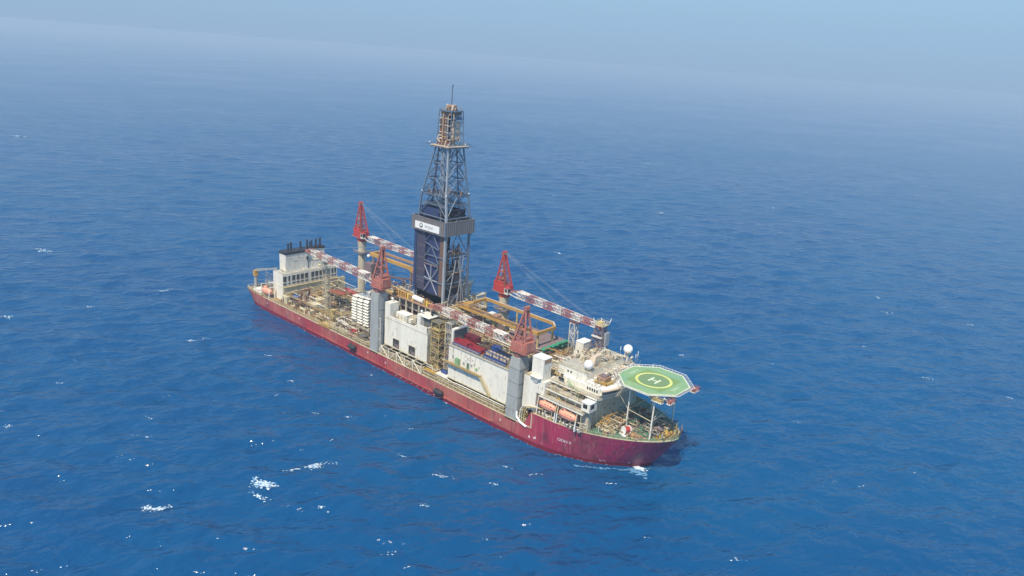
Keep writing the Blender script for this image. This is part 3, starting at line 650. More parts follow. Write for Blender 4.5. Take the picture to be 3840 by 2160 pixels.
# aft deck
scatter(30, -87, -48, -18.5, 17, 6.5, 3, 1.25)
scatter(12, -60, -40, -19, -5, 6.5, 41, 1.0)
scatter(8, -88, -78, -18, -2, 6.5, 43, 1.3, ['cream', 'yellow_cream', 'rust'])
pipe_runs(46, -88, -40, -19, 18, 6.8, 9.5, 5)
pipe_runs(22, -46, -18, -20, -12, 6.8, 10.5, 6)
def aft_details():
    q = MB('yellow_cream')          # raised catwalks
    for (a, b) in (((-88, -15, 9.8), (-50, -15, 9.8)), ((-50, -15, 9.8), (-50, 12, 9.8)), ((-70, -15, 9.8), (-70, 14, 9.8)), ((-88, 4, 10.4), (-50, 4, 10.4))):
        q.beam(a, b, 1.4, .12, 'deck'); q.rail([a, b], 1.0, .05, 'yellow_cream', 2.2)
        A_ = Vector(a); B_ = Vector(b); n = max(1, int((B_-A_).length/5))
        for i in range(n+1): P = A_.lerp(B_, i/n); q.tube(P, (P.x, P.y, 6.5), .1, 'cream', 4)
    q.build('catwalk', ship)
    q = MB('yellow')                # yellow landing platform at starboard edge
    q.box(-52, -44.5, -20.9, -17.4, 7.3, 7.6, 'yellow_cream'); q.rail([(-52, -20.9, 7.6), (-44.5, -20.9, 7.6)], 1, .06, 'yellow'); q.beam((-52.5, -21.2, 6.9), (-44, -21.2, 6.9), .3, .4, 'yellow')
    q.build('side_platform', ship)
    # lattice boom rest mast
    tower((-60.5, -11.5, 6.5), 2.6, 2.6, 25.5, 'warm_grey', 'lattice_mast', .11)
    tower((-56.5, -13.5, 6.5), 1.6, 1.6, 20.5, 'cream', 'lattice_mast', .08)
    # red riser handling beams
    q = MB('rust')
    for i, (x, y, L_) in enumerate(((-76, 2, 13), (-76, 4.2, 13), (-74, 7, 11), (-66, 10, 14), (-66, 12, 14))):
        q.beam((x-L_/2, y, 10.6), (x+L_/2, y+1, 11.2), 1.0, .7, 'crane_red' if i % 2 else 'rust'); 
        for t in (-.4, .4): q.tube((x+L_*t, y+.5, 6.5), (x+L_*t, y+.5, 10.6), .16, 'rust')
    q.box(-58, -46, 10, 16.5, 6.5, 9.5, 'crane_red'); q.box(-57, -48, 2, 8.5, 6.5, 9.2, 'mauve')
    q.build('handling_beam', ship)
    q = MB('brown')                 # A-frame handler
    for y in (-14, -10): q.beam((-80, y, 6.5), (-76, y, 15), .7, .8, 'brown'); q.beam((-72.5, y, 6.5), (-76, y, 15), .6, .7, 'bronze')
    q.beam((-76, -14.4, 15), (-76, -9.6, 15), .8, .8, 'rust'); q.tube((-76, -12, 14.5), (-76, -12, 10), .2, 'steel')
    q.build('handling_frame', ship)
    cabinet((-69, -12.5, 6.5), (6.5, 4.2, 3.8), 'white'); cabinet((-74, -6, 6.5), (5, 3.5, 3.4), 'cream'); cabinet((-48, 17.5, 6.5), (9, 3, 5.2), 'white'); cabinet((-53, 17.2, 6.5), (4, 3, 6.2), 'cream')
    q = MB('white')                 # sloping white pipe ramp near racks
    q.beam((-48, -15.5, 10.4), (-28, -17.0, 9.4), .5, .35, 'white'); q.beam((-48, -16.5, 10.4), (-28, -18.0, 9.4), .4, .3, 'white')
    for x in (-46, -40, -34, -29): q.tube((x, -17, 6.5), (x, -17, 10), .12, 'cream', 4)
    q.build('pipe_ramp', ship)
aft_details()

# white tiered louvre racks beside the aft starboard crane
for i, (x, zt) in enumerate(((-37.6, 23.2), (-33.4, 23.7), (-29.2, 24.2))):
    q = MB('white')
    q.box(x+.15, x+3.2, -13.1, -3.2, 11, zt-.3, 'roof_grey'); q.box(x-.1, x+3.4, -13.6, -3.0, zt-.3, zt, 'white')
    for k in range(9):
        z = 11.4+k*(zt-12)/9
        q.add([(x, -13.2, z+.95), (x+3.3, -13.2, z+.95), (x+3.3, -14.3, z+.2), (x, -14.3, z+.2), (x, -13.1, z+.9), (x+3.3, -13.1, z+.9), (x+3.3, -13.1, z), (x, -13.1, z)],
              [(0, 3, 2, 1), (3, 7, 6, 2), (0, 4, 7, 3), (1, 2, 6, 5)], 'white')
        q.box(x+3.2, x+3.38, -13.2, -3.4, z, z+.8, 'warm_grey')
    q.box(x+3.42, x+4.0, -13.3, -3, 11, zt-1, 'dark_opening')
    q.box(x-.1, x+4.1, -14, -3, 9.8, 11, 'warm_grey'); q.tube((x+.5, -13.5, 6.5), (x+.5, -13.5, 9.8), .25, 'cream'); q.tube((x+3, -13.5, 6.5), (x+3, -13.5, 9.8), .25, 'cream')
    q.build('louvred_air_stack', ship)

# ------------------------------------------------------------------ centre structures
def centre():
    q = MB('brown')                 # drill floor substructure
    q.box(-12, 16, -8.5, 13, 6.5, 24.6, 'brown'); 
    for x in np.linspace(-13, 17, 9):
        q.tube((x, -9.8, 6.5), (x, -9.8, 26), .35, 'warm_grey' if int(x) % 2 else 'mauve', 6)
    for z in (12, 18, 24): q.beam((-13, -9.8, z), (17, -9.8, z), .4, .5, 'brown')
    q.box(-14, 18, -10.5, 14.2, 26, 27, 'mauve'); q.box(-13.5, 17.5, -10.2, 14.0, 27.0, 27.15, 'deck')
    q.rail([(-14, -10.5, 27), (18, -10.5, 27), (18, 14.2, 27), (-14, 14.2, 27)], 1.1, .06, 'cream')
    for x in (14, 16.5): q.box(x-.3, x+.3, -8.5, 13, 20, 26, 'bronze')
    s = q.build('drill_floor', ship)
    q = MB('navy')                  # clad room at the derrick base
    q.box(-3.6, 11.9, -5.8, 6, 27.15, 33.5, 'mauve'); q.box(-2, 10, 6.2, 12, 27.15, 36.5, 'warm_grey'); q.box(0, 11, 7, 12.5, 36.5, 37, 'cream')
    q.rail([(0, 7, 37), (11, 7, 37), (11, 12.5, 37), (0, 12.5, 37)], 1.1, .05, 'white')
    q.build('drillers_cabin', s)
    q = MB('white'); q.box(8.5, 11.2, 14.4, 20.2, 23.8, 30.4); q.box(8.3, 11.4, 14.2, 20.4, 30.4, 30.6, 'warm_grey'); q.tube((11.3, 19.8, 24), (11.3, 19.8, 31.4), .12, 'yellow'); q.build('white_equipment_house', ship)
    q = MB('white'); q.box(10, 15.4, -3.4, 5.2, 24.6, 28.4); q.box(9.8, 15.6, -3.6, 5.4, 28.4, 28.55, 'cream'); q.box(15.4, 15.6, 5.2, 7.8, 24.8, 28, 'yellow_cream'); q.rail([(15.4, -3.4, 28.5), (15.4, 5.2, 28.5)], 1, .05, 'white'); q.build('white_equipment_house', ship)
    # yellow machinery line on the starboard side of the floor
    q = MB('yellow')
    q.box(-12, 13, -12.6, -9.0, 30.2, 30.6, 'bronze')
    for x in (-11, -7, -3, 1, 5, 9, 12): q.tube((x, -12.3, 24.5), (x, -12.3, 30.2), .28, 'warm_grey', 6)
    g = random.Random(4)
    for i in range(16):
        x = -11.5+i*1.45
        if 0.5 < x < 6: continue
        q.tube((x, -11.6, 30.6), (x, -11.6, 31.8+g.random()*1.3), .45, g.choice(['yellow', 'yellow', 'bright_yellow', 'bronze', 'crane_red']), 8); q.tube((x, -10.4, 30.6), (x, -10.2, 31.6+g.random()*1.5), .5, g.choice(['yellow', 'bronze', 'rust']), 8)
    q.tube((-11.5, -11, 32.6), (-0.5, -11, 32.4), .35, 'yellow', 8); q.tube((0.2, -11, 32.0), (6.4, -11, 31.8), 1.1, 'white', 14); q.tube((7, -11, 32), (12.5, -11, 31.4), .5, 'yellow', 8)
    q.build('pipe_handling_machine', s)
    # cream clutter forward of the derrick on the floor
    scatter(15, 12.6, 17.5, -9, 6, 27.2, 9, .75, ['cream', 'white', 'yellow_cream', 'warm_grey', 'bronze'])
    scatter(9, -13, 17, 7, 13.5, 27.2, 12, .8, ['bronze', 'warm_grey', 'cream', 'yellow'])
    scatter(8, -13, -5, -8, 8, 27.2, 14, .9, ['bronze', 'yellow', 'rust', 'cream'])
    pipe_runs(26, 12.5, 22, -10, 12, 24, 30.5, 15, (.06, .16), ['cream', 'white', 'yellow_cream', 'bronze', 'warm_grey'])
    for k, y in enumerate((-6.5, -4.8)):
        q = MB('cream'); pts = [(13.6, y, 27+0)]
        for i in range(9): a = math.pi*i/8; pts.append((13.6, y+.9*math.cos(a)-.9, 31.5+1.2*math.sin(a)))
        pts.append((13.6, y-1.8, 28)); q.path(pts, .2, 'cream', 6); q.build('hose_loop', ship)
    # port side module and blowout preventer house
    q = MB('warm_grey'); q.box(-14, 20, 13.2, 20.4, 6.5, 22, 'warm_grey'); q.box(-14, 20, 13.2, 20.4, 22, 22.15, 'deck'); q.build('port_module', ship)
    scatter(9, -12, 19, 14.5, 19.5, 22.15, 19, 1.0)
    # aft centre structure between racks and derrick
    q = MB('brown'); q.box(-44, -14, -2.5, 16, 6.5, 19, 'brown'); q.box(-45, -13, -3, 16.6, 19, 19.3, 'deck')
    for x in range(-44, -13, 5): q.tube((x, -3.2, 6.5), (x, -3.2, 19), .3, 'cream')
    q.rail([(-45, -3, 19.3), (-13, -3, 19.3)], 1.1, .06, 'cream'); q.rail([(-45, -3, 19.3), (-45, 16.6, 19.3)], 1.1, .06, 'cream')
    q.build('riser_store', ship)
    scatter(18, -43, -15, -1.5, 15, 19.3, 21, 1.25, ['bronze', 'brown', 'yellow', 'rust', 'cream', 'mauve'])
    pipe_runs(30, -44, -14, -8, 14, 19.5, 27, 22, (.08, .22), ['bronze', 'brown', 'yellow', 'rust', 'cream', 'mauve'])
    scatter(7, -24, -15.5, -12, -3, 24, 23, .9, ['brown', 'rust', 'yellow', 'bronze'])
    q = MB('brown'); q.box(-25, -15, -13, -3.2, 23.3, 23.9, 'brown'); 
    for x in (-24.5, -20, -16): 
        for y in (-12.5, -4): q.tube((x, y, 6.5), (x, y, 23.3), .3, 'mauve')
    q.build('equipment_platform', ship)
centre()

# ------------------------------------------------------------------ derrick
def derrick():
    G = 'lattice_grey'
    xc = 4.35
    def corners(z):
        if z <= 66: k = (z-27)/39; hx = 8.4-.4*k; hy = 6.7-.3*k; c = xc
        elif z <= 74.5: k = (z-66)/8.5; hx = 8.0-1.0*k; hy = 6.4-.4*k; c = xc-.15*k
        else: k = (z-74.5)/18.5; hx = 7.0-3.5*k; hy = 6.0-2.0*k; c = xc-.15+1.45*k
        return [(c+hx, -hy, z), (c+hx, hy, z), (c-hx, hy, z), (c-hx, -hy, z)]
    q = MB(G)
    levels = [27, 39.5, 50, 59.5, 66, 74.5, 80.7, 86.9, 93]
    for a, b in zip(levels, levels[1:]):
        A, B = corners(a), corners(b); rl = .55 if a < 66 else (.42 if a < 74 else .34)
        for i in range(4):
            q.beam(A[i], B[i], rl*(1.6 if i == 0 else 1.3), rl*(1.6 if i == 0 else 1.3), 'steel' if i == 0 else G)
            j = (i+1) % 4; q.tube(B[i], B[j], .2, G, 5)
            M = (Vector(B[i])+Vector(B[j]))/2; Mb = (Vector(A[i])+Vector(A[j]))/2
            if a >= 74 or (a in (66, 50, 59.5) and not (i == 3 and a < 60)):
                q.tube(A[i], M, .17, G, 5); q.tube(A[j], M, .17, G, 5)
                q.tube((Vector(A[i])+M)/2, (Vector(A[i])+Vector(B[i]))/2, .1, G, 4); q.tube((Vector(A[j])+M)/2, (Vector(A[j])+Vector(B[j]))/2, .1, G, 4)
            elif i == 3: pass
            else:
                q.tube(A[i], B[j], .17, G, 5); q.tube(A[j], B[i], .17, G, 5); q.tube((Vector(A[i])+Vector(B[i]))/2, (Vector(A[j])+Vector(B[j]))/2, .15, G, 5)
    D = q.build('derrick', ship)
    # guide rails, travelling block, drill line inside
    q = MB('steel')
    for y in (-1.1, 1.1): q.beam((3.2, y, 27), (4.6, y, 104), .3, .3, 'steel')
    for x in (6.5, 7.6): q.beam((x, -5.2, 27.2), (x-1.2, -3.8, 93), .28, .28, 'steel')
    for i in range(7): q.tube((4.6+.25*i, -.6+.2*i, 46), (5.2+.25*i, -.6+.2*i, 100), .05, 'steel', 4)
    q.box(3.4, 6.2, -1.3, 1.3, 43, 47.5, 'yellow'); q.box(3.0, 6.6, -1.0, 1.0, 39.5, 42.5, 'crane_red'); q.tube((4.8, 0, 28), (4.8, 0, 40), .18, 'steel', 6)
    q.build('travelling_block', D)
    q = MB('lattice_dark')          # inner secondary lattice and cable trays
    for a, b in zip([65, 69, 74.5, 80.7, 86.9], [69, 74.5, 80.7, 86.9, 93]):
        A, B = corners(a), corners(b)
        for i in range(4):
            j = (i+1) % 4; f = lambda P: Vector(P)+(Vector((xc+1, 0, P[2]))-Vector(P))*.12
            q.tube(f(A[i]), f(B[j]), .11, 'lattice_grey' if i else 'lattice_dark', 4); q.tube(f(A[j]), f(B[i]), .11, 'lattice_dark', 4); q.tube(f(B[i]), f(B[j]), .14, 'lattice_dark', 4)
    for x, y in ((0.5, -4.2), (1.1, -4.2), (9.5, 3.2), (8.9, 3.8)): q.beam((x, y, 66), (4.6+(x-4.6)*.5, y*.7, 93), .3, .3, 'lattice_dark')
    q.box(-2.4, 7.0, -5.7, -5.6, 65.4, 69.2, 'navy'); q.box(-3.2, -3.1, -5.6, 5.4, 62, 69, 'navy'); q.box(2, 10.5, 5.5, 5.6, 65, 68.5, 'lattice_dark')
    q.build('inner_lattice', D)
    q = MB('steel')                 # stands of pipe racked inside
    g = random.Random(2)
    for i in range(26):
        x = rnd.uniform(-2.6, 2.2); y = rnd.uniform(-5, 5); q.tube((x, y, 27.3), (x, y, 62+g.random()*5), .13, g.choice(['mauve', 'lattice_dark', 'brown', 'navy']), 5)
    for i in range(18):
        x = rnd.uniform(7, 11); y = rnd.uniform(1.5, 5.4); q.tube((x, y, 27.3), (x, y, 52+g.random()*3), .13, g.choice(['mauve', 'lattice_dark', 'brown', 'rust']), 5)
    q.build('racked_drill_pipe', D)
    # navy wind walls: aft, starboard and port side of lower bays
    q = MB('navy')
    q.box(-3.9, 12.0, -5.95, -5.8, 34.0, 59.5); q.box(-3.95, -3.8, -5.8, 6, 30, 59.5); q.box(-3.9, 2, 6.0, 6.15, 34, 59.5)
    q.box(-5.0, -3.6, -7.3, -5.9, 33.5, 59.8, 'navy'); q.box(-3.3, 1.2, -6.75, -6.45, 34.5, 59.5, 'lattice_dark')
    for z in (38, 43, 48, 53): q.box(-3.35, 1.25, -6.82, -6.7, z, z+.2, 'mauve')
    q.box(9.2, 11.6, -6.3, -6.0, 34, 59.5, 'brown'); q.box(-3.6, 11.8, -5.8, -5.7, 27.3, 34, 'lattice_dark')
    q.build('wind_wall', D)
    for z, xa, xb in ((33.8, -3.0, 9.5),):
        pass
    q = MB(G)                       # white star bracing proud of the wind wall
    zs = [34.5, 47.5, 59.4]
    for a, b in zip(zs, zs[1:]):
        c = (5.2, -6.9, (a+b)/2-1)
        if a < 40:
            for ex, ez in ((1.2, a), (9.2, a), (1.2, b-2), (9.2, b-2), (5.2, b-1), (9.2, (a+b)/2-1), (1.2, (a+b)/2-.5)): q.tube(c, (ex, -6.9, ez), .2, 'steel', 5)
        else:
            for (x0, z0, x1, z1) in ((1.2, a+1.4, 5, a+6.4), (5, a+6.4, 9.4, a), (1.2, a+7.5, 9.2, a+5.6), (1.2, a, 9.2, a-.6), (1.2, a+8, 5, b), (5, b, 9.4, a+6)): q.tube((x0, -6.9, z0), (x1, -6.9, z1), .18, G, 5)
    q.box(1.0, 9.5, -7.0, -6.8, 46.0, 46.5, 'mauve')
    q.build('wall_bracing', D)
    # forward face internals
    q = MB('brown')
    for z, m in ((37, 'brown'), (43, 'bronze'), (50.5, 'brown')): q.box(6, 12.2, -5.4, 5.4, z, z+.3, m); q.rail([(12.3, -5.4, z+.3), (12.3, 5.4, z+.3)], 1, .05, 'warm_grey')
    q.box(7, 10, -5, -1.5, 43.3, 46.5, 'rust'); q.box(7, 11, 1, 4.6, 37.3, 42, 'mauve'); q.box(8, 10.5, -4.5, -1, 37.3, 40, 'brown'); q.box(7, 10, 2, 5, 43.3, 45.5, 'mauve')
    q.box(-3, 3, -5.5, 5.5, 55, 55.3, 'lattice_dark')
    q.build('inner_platform', D)
    # inclined V columns on forward face
    q = MB('steel')
    for y0, y1 in ((-5.2, -.6), (5.4, .6)): q.beam((13.1, y0, 27), (12.9, y1, 49), .3, .3, 'steel')
    q.beam((13.1, .2, 27), (12.9, 3.5, 50), .25, .25, 'steel'); q.beam((13.3, 3.3, 27), (12.9, 1.5, 50), .25, .25, 'steel')
    q.build('front_brace', D)
    # monkey board belt
    X0, X1, Yb = -6.0, 13.6, 7.9; z0, z1 = 59.6, 65.0
    q = MB('belt_grey')
    for a, b in (((X0, -Yb), (X1, -Yb)), ((X1, -Yb), (X1, Yb)), ((X1, Yb), (X0, Yb)), ((X0, Yb), (X0, -Yb))):
        A_, B_ = Vector((*a, 0)), Vector((*b, 0)); n = int((B_-A_).length/1.05); d = (B_-A_).normalized(); nrm = Vector((d.y, -d.x, 0))
        q.beam((A_.x, A_.y, (z0+z1)/2), (B_.x, B_.y, (z0+z1)/2), .12, z1-z0, 'belt_grey')
        for i in range(n+1):
            P = A_.lerp(B_, i/n)+nrm*.14; q.box(P.x-.14, P.x+.14, P.y-.14, P.y+.14, z0-.1, z1+.1, 'lattice_grey' if i in (0, n) else 'belt_grey')
        for z in (z0, z1): q.beam((A_.x, A_.y, z), (B_.x, B_.y, z), .4, .25, 'belt_grey')
    q.box(X0+.2, X1-.2, -Yb+.1, -5.6, z0+.3, z0+.5, 'roof_grey'); q.box(X0+.2, X1-.2, 5.6, Yb-.1, z0+.3, z0+.5, 'roof_grey'); q.box(X0+.2, -3, -5.6, 5.6, z0+.3, z0+.5, 'roof_grey')
    for x, y in ((X0+.4, -Yb+.3), (X1-.4, -Yb+.3), (X1-.4, Yb-.3)): q.tube((x, y, z0), (x*.78+.9, y*.8, 56), .14, G, 5)
    belt = q.build('monkey_board_screen', D)
    q = MB('clean_white'); y = -8.22; sx0, sx1, sz0, sz1 = -3.8, 10.5, 60.15, 63.0
    q.box(sx0, sx1, y, y+.1, sz0, sz1, 'clean_white'); sg = q.build('sign_board', D)
    q = MB('logo_olive'); cx, cz, n = -.15, 61.6, 28
    vs = []
    for i in range(n):
        a = 2*math.pi*i/n; ri = .78*(0.66+.10*math.cos(a-1.9)); vs += [(cx+1.0*math.cos(a), y-.02, cz+1.0*math.sin(a)), (cx+ri*math.cos(a)-.05, y-.02, cz+ri*math.sin(a)+.08)]
    q.add(vs, [(2*i, 2*i+1, (2*i+3) % (2*n), (2*i+2) % (2*n)) for i in range(n)], 'logo_olive'); q.build('sign_logo', sg) if False else q.build('logo_ring', D)
    q = MB('logo_grey'); tv, tf = text_verts('ocyan', 2.15); k = 5.0/max(v[0] for v in tv)
    q.add([(2.0+v[0]*k, y-.02, 61.1+v[1]) for v in tv], tf, 'logo_grey'); q.build('sign_lettering', D)
    # intermediate racking platform (grey grating seen through the lattice)
    q = MB('steel')
    for z, m, h in ((74.0, 'mauve', 6.2), (70.2, 'lattice_grey', 6.3)):
        q.box(-2.8, 11.2, -5.6, -2.4, z, z+.25, m); q.box(-2.8, 11.2, 2.4, 5.6, z, z+.25, m); q.box(-2.8, 1, -2.4, 2.4, z, z+.25, m)
        q.rail([(-2.8, -5.7, z), (11.3, -5.7, z), (11.3, 5.7, z), (-2.8, 5.7, z)], 1.1, .06, 'lattice_grey', 1.6)
    g = random.Random(8)
    for i in range(24):
        x = g.uniform(-2, 10.5); yy = g.uniform(-5, 5)
        if 2.5 < x < 7 and abs(yy) < 2: continue
        q.tube((x, yy, 74.2), (x+g.uniform(-1, 1), yy+g.uniform(-1, 1), 75.5+g.random()*1.6), .15+.15*g.random(), g.choice(['lattice_grey', 'mauve', 'bronze', 'steel', 'lattice_dark']), 6)
    for x in np.arange(-2, 11, .7): q.tube((x, -5.5, 71), (x, -2.6, 71), .07, 'lattice_dark', 4); q.tube((x, 2.6, 71), (x, 5.5, 71), .07, 'lattice_dark', 4)
    q.build('racking_platform', D)
    # crown
    q = MB('cream'); xc2 = 5.65
    q.box(xc2-5.1, xc2+5.1, -5.4, 5.4, 93.0, 93.5, 'belt_grey'); q.box(xc2-5.3, xc2+5.3, -5.6, 5.6, 93.5, 93.75, 'beige')
    q.rail([(xc2-5.2, -5.5, 93.7), (xc2+5.2, -5.5, 93.7), (xc2+5.2, 5.5, 93.7), (xc2-5.2, 5.5, 93.7), (xc2-5.2, -5.5, 93.7)], 1.1, .06, 'lattice_grey', 1.6)
    q.tube((xc2-5.2, -5.4, 93.6), (xc2-7.0, -6.3, 93.8), .12, 'lattice_dark'); q.tube((xc2+5.2, 5.4, 93.6), (xc2+6.6, 6.4, 93.8), .12, 'lattice_dark')
    cp = q.build('crown_platform', D)
    q = MB('lattice_grey')
    q.lattice((xc2, 0, 93.7), (xc2, 0, 107), 7.6, 7.0, 6.6, 6.2, 3, .2, .1, lambda i: 'lattice_grey', side=(1, 0, 0))
    q.build('crown_frame', D)
    q = MB('bronze')
    q.box(2.9, 4.6, -2.4, -.4, 95.5, 105, 'brown'); q.box(4.9, 6.1, -2.9, -1.6, 94, 105.5, 'bronze'); q.tube((4.2, -2.9, 95), (4.3, -2.9, 105.3), .22, 'beige', 8); q.tube((7.2, -3.0, 94), (7.2, -3.0, 105), .25, 'steel', 8)
    q.box(2.8, 5.5, .4, 2.8, 94, 105, 'brown'); q.box(7.2, 8.7, -1.0, 2.2, 96.3, 103.2, 'beige'); q.box(7.1, 8.8, -1.1, 2.3, 95.9, 96.4, 'cream'); q.box(7.0, 8.9, -1.4, 2.6, 103.6, 104.9, 'lattice_grey')
    for k, (x, yy, r) in enumerate(((3.6, -3.4, 1.25), (6.3, -3.6, 1.1), (8.4, 1.2, 1.1), (8.6, -2.2, .9), (4.8, -4.2, .8))):
        pts = []
        for i in range(13): a = math.radians(-40+i*25); pts.append((x+r*math.cos(a)*.8, yy+r*math.cos(a)*.4, 95.0+r+r*math.sin(a)))
        q.path(pts, .22, 'bronze' if k % 2 else 'beige', 7)
    q.box(3.0, 8.2, -3.0, 3.0, 105.2, 106.4, 'bronze'); q.box(2.3, 3.0, -2.6, 2.6, 94, 104, 'rust'); q.tube((5.0, -3.6, 94), (5.2, -3.4, 106), .3, 'bronze', 8); q.tube((8.9, -1.6, 94), (8.8, -1.6, 106), .2, 'beige', 8)
    for k in range(4): q.box(2.4, 8.8, -3.2, -3.05, 96+k*2.6, 96.25+k*2.6, 'beige'); q.box(8.8, 8.95, -3.2, 3.2, 96+k*2.6, 96.2+k*2.6, 'lattice_grey')
    for i in range(10): q.tube((2.5+i*.7, -3.8+.3*(i % 3), 93.8), (2.7+i*.7, -3.4, 95+.4*(i % 4)), .22, rnd.choice(['rust', 'bronze', 'beige']), 6)
    q.build('crown_block', D)
    q = MB('bronze'); q.prism([(xc2+4.5*math.cos(a), 4.3*math.sin(a)) for a in [math.pi/8+i*math.pi/4 for i in range(8)]], 106.6, 107.0, 'lattice_grey', 'lattice_grey')
    q.rail([(xc2+4.4*math.cos(a), 4.2*math.sin(a), 107) for a in [math.pi/8+i*math.pi/4 for i in range(9)]], 1.0, .06, 'steel', 1.4)
    for i in range(9):
        a = i*.7; q.tube((xc2+2.0*math.cos(a), 2.0*math.sin(a), 107), (xc2+1.7*math.cos(a+.3), 1.7*math.sin(a+.3), 108.2+.9*(i % 3)*.5), .42, ['bronze', 'rust', 'beige'][i % 3], 8)
    q.tube((xc2-2, 0, 108), (xc2+2, 0, 108), 1.0, 'bronze', 14)
    q.build('crown_top', D)
    q = MB('lattice_dark'); q.tube((xc2, 0, 107), (xc2, 0, 116.2), .17, 'lattice_dark', 6, .12); q.tube((xc2, 0, 114.5), (xc2+.35, 0, 116.6), .12, 'lattice_dark', 5); q.build('aerial_mast', D)
    # hanging lamps at corners
    for z, k in ((74.6, 7.2), (93.9, 5.4)):
        q = MB('clean_white')
        for a, b in ((1, -1), (1, 1), (-1, -1)): q.sphere((4.3+a*k*.98, b*k*.84, z+.5), .3, 'clean_white', 8, 6)
        q.build('floodlight', D)
derrick()

# ------------------------------------------------------------------ pedestal cranes
def crane(x, y, zdk, zb, ang, boom_end, ped, tip=16.5, boom_root=(8.5, 2.4), label=None, pedm='ped_grey', dirt=0, red='crane_red'):
    """slewing crane: machinery house + A frame mast, lattice boom towards boom_end"""
    L0 = (x, y, zb); ca, sa = math.cos(ang), math.sin(ang)
    q = MB(red, L0, ang)
    q.tube((0, 0, -1.6), (0, 0, .3), 2.3, red, 18, 2.7); q.tube((0, 0, .3), (0, 0, .6), 3.1, 'boom_red', 18)
    q.box(-4.2, 2.6, -2.3, 2.3, .6, 3.6, red); q.box(-4.8, -3.2, -2.0, 2.0, 1.0, 4.6, red); q.box(-3.1, .6, -1.9, -.5, 3.6, 4.9, red); q.box(-2.6, .2, .6, 1.9, 3.6, 4.4, 'boom_red')
    q.rail([(-4.8, -2.9, .6), (2.8, -2.9, .6)], 1, .05, red, 1.5); q.rail([(-4.8, 2.9, .6), (2.8, 2.9, .6)], 1, .05, red, 1.5); q.box(-4.9, 2.8, -3.0, 3.0, .5, .62, 'boom_red')
    c = q.build('pedestal_crane', ship, label, origin=L0)
    q = MB(red, L0, ang)
    t = tip
    for s in (-1, 1):
        q.beam((2.0, s*1.9, 3.4), (-1.3, s*.55, t), .55, .6, red); q.beam((-3.6, s*1.9, 3.4), (-1.7, s*.55, t), .5, .5, red)
        for k in (.22, .42, .62, .8): q.beam((2.0-3.3*k, s*(1.9-1.35*k), 3.4+(t-3.4)*k), (-3.6+1.9*k, s*(1.9-1.35*k), 3.4+(t-3.4)*k), .2, .2, 'boom_red')
    for k in (.2, .4, .6, .8, 1): q.beam((2.0-3.3*k, -1.9+1.35*k, 3.4+(t-3.4)*k), (2.0-3.3*k, 1.9-1.35*k, 3.4+(t-3.4)*k), .22, .22, red)
    q.box(-2.2, -.8, -1.0, 1.0, t-.1, t+.7, 'boom_red'); q.tube((-1.5, -1, t+.9), (-1.5, 1, t+.9), .5, red, 10); q.box(-2.6, -.6, -1.3, 1.3, t*.55, t*.55+.15, red); q.rail([(-2.6, -1.3, t*.55), (-.6, -1.3, t*.55)], .9, .04, 'boom_white')
    q.stair((-4.3, -1.5, 4.6), (-2.4, -1.2, t*.55), .6, red)
    for s in (-1, 1):
        for k0, k1 in ((0, .22), (.22, .42), (.42, .62), (.62, .8)): q.tube((2.0-3.3*k0, s*(1.9-1.35*k0), 3.4+(t-3.4)*k0), (-3.6+1.9*k1, s*(1.9-1.35*k1), 3.4+(t-3.4)*k1), .1, 'boom_red', 4)
    for k0, k1 in ((0, .2), (.2, .4), (.4, .6), (.6, .8)):
        for s in (-1, 1): q.tube((2.0-3.3*k0, s*(-1.9+1.35*k0), 3.4+(t-3.4)*k0), (2.0-3.3*k1, s*(1.9-1.35*k1), 3.4+(t-3.4)*k1), .1, 'boom_red', 4)
    q.stair((2.2, -2.2, 3.4), (-1.0, -1.0, t*.9), .5, 'rust')
    q.box(-3.2, -1.9, -1.2, 1.2, 4.6, 6.6, red); q.box(-3.0, -1.8, -.8, .8, 8.4, 9.0, 'rust'); q.tube((-2.6, -1.3, 5.4), (-2.6, 1.3, 5.4), 1.1, 'boom_red', 12)
    q.build('crane_mast', c, origin=L0)
    q = MB(red, L0, ang); q.box(2.6, 4.6, -2.9, -1.0, .7, 3.3, 'boom_white'); q.box(4.6, 4.66, -2.7, -1.2, 1.6, 3.0, 'glass'); q.box(3.0, 4.4, -2.97, -2.9, 1.7, 3.0, 'glass'); q.box(2.5, 4.8, -3, -.9, 3.3, 3.45, red)
    q.build('operator_cab', c, origin=L0)
    # boom
    q = MB('boom_white'); br = Vector((x+ca*2.6, y+sa*2.6, zb+2.0)); rt = Vector((x+ca*boom_root[0], y+sa*boom_root[0], zb+boom_root[1])); be = Vector(boom_end)
    nb = max(8, int((be-rt).length/2.3)); cyc = lambda i: ('boom_white', 'boom_white', 'boom_red', 'boom_red')[(i//1) % 4] if i > 1 else 'boom_white'
    side = Vector((-sa, ca, 0))
    for s in (-1, 1):
        q.tube(br+side*s*1.3-Vector((0, 0, 1.0)), rt+side*s*1.35-Vector((0, 0, 1.3)), .2, 'boom_white'); q.tube(br+side*s*1.3-Vector((0, 0, .8)), rt+side*s*1.35+Vector((0, 0, 1.2)), .17, 'boom_red')
    q.lattice(rt, be, 2.9, 2.6, 2.0, 1.8, nb, .17, .095, cyc, side=tuple(side), both=True)
    d = (be-rt).normalized()
    q.beam(be, be+d*2.2+Vector((0, 0, -.6)), 1.4, 1.0, red); q.tube(be+d*2.4-side*.8-Vector((0, 0, .6)), be+d*2.4+side*.8-Vector((0, 0, .6)), .7, red, 12)
    up = Vector((0, 0, 1.6)); q.beam(rt+up*.8+d*.5, rt+up*.8+d*6, 2.3, .12, 'boom_white')
    q.tube(rt+up+side*.7, be+up*.7+side*.6, .06, 'boom_white', 4); 
    q.build('crane_boom', c)
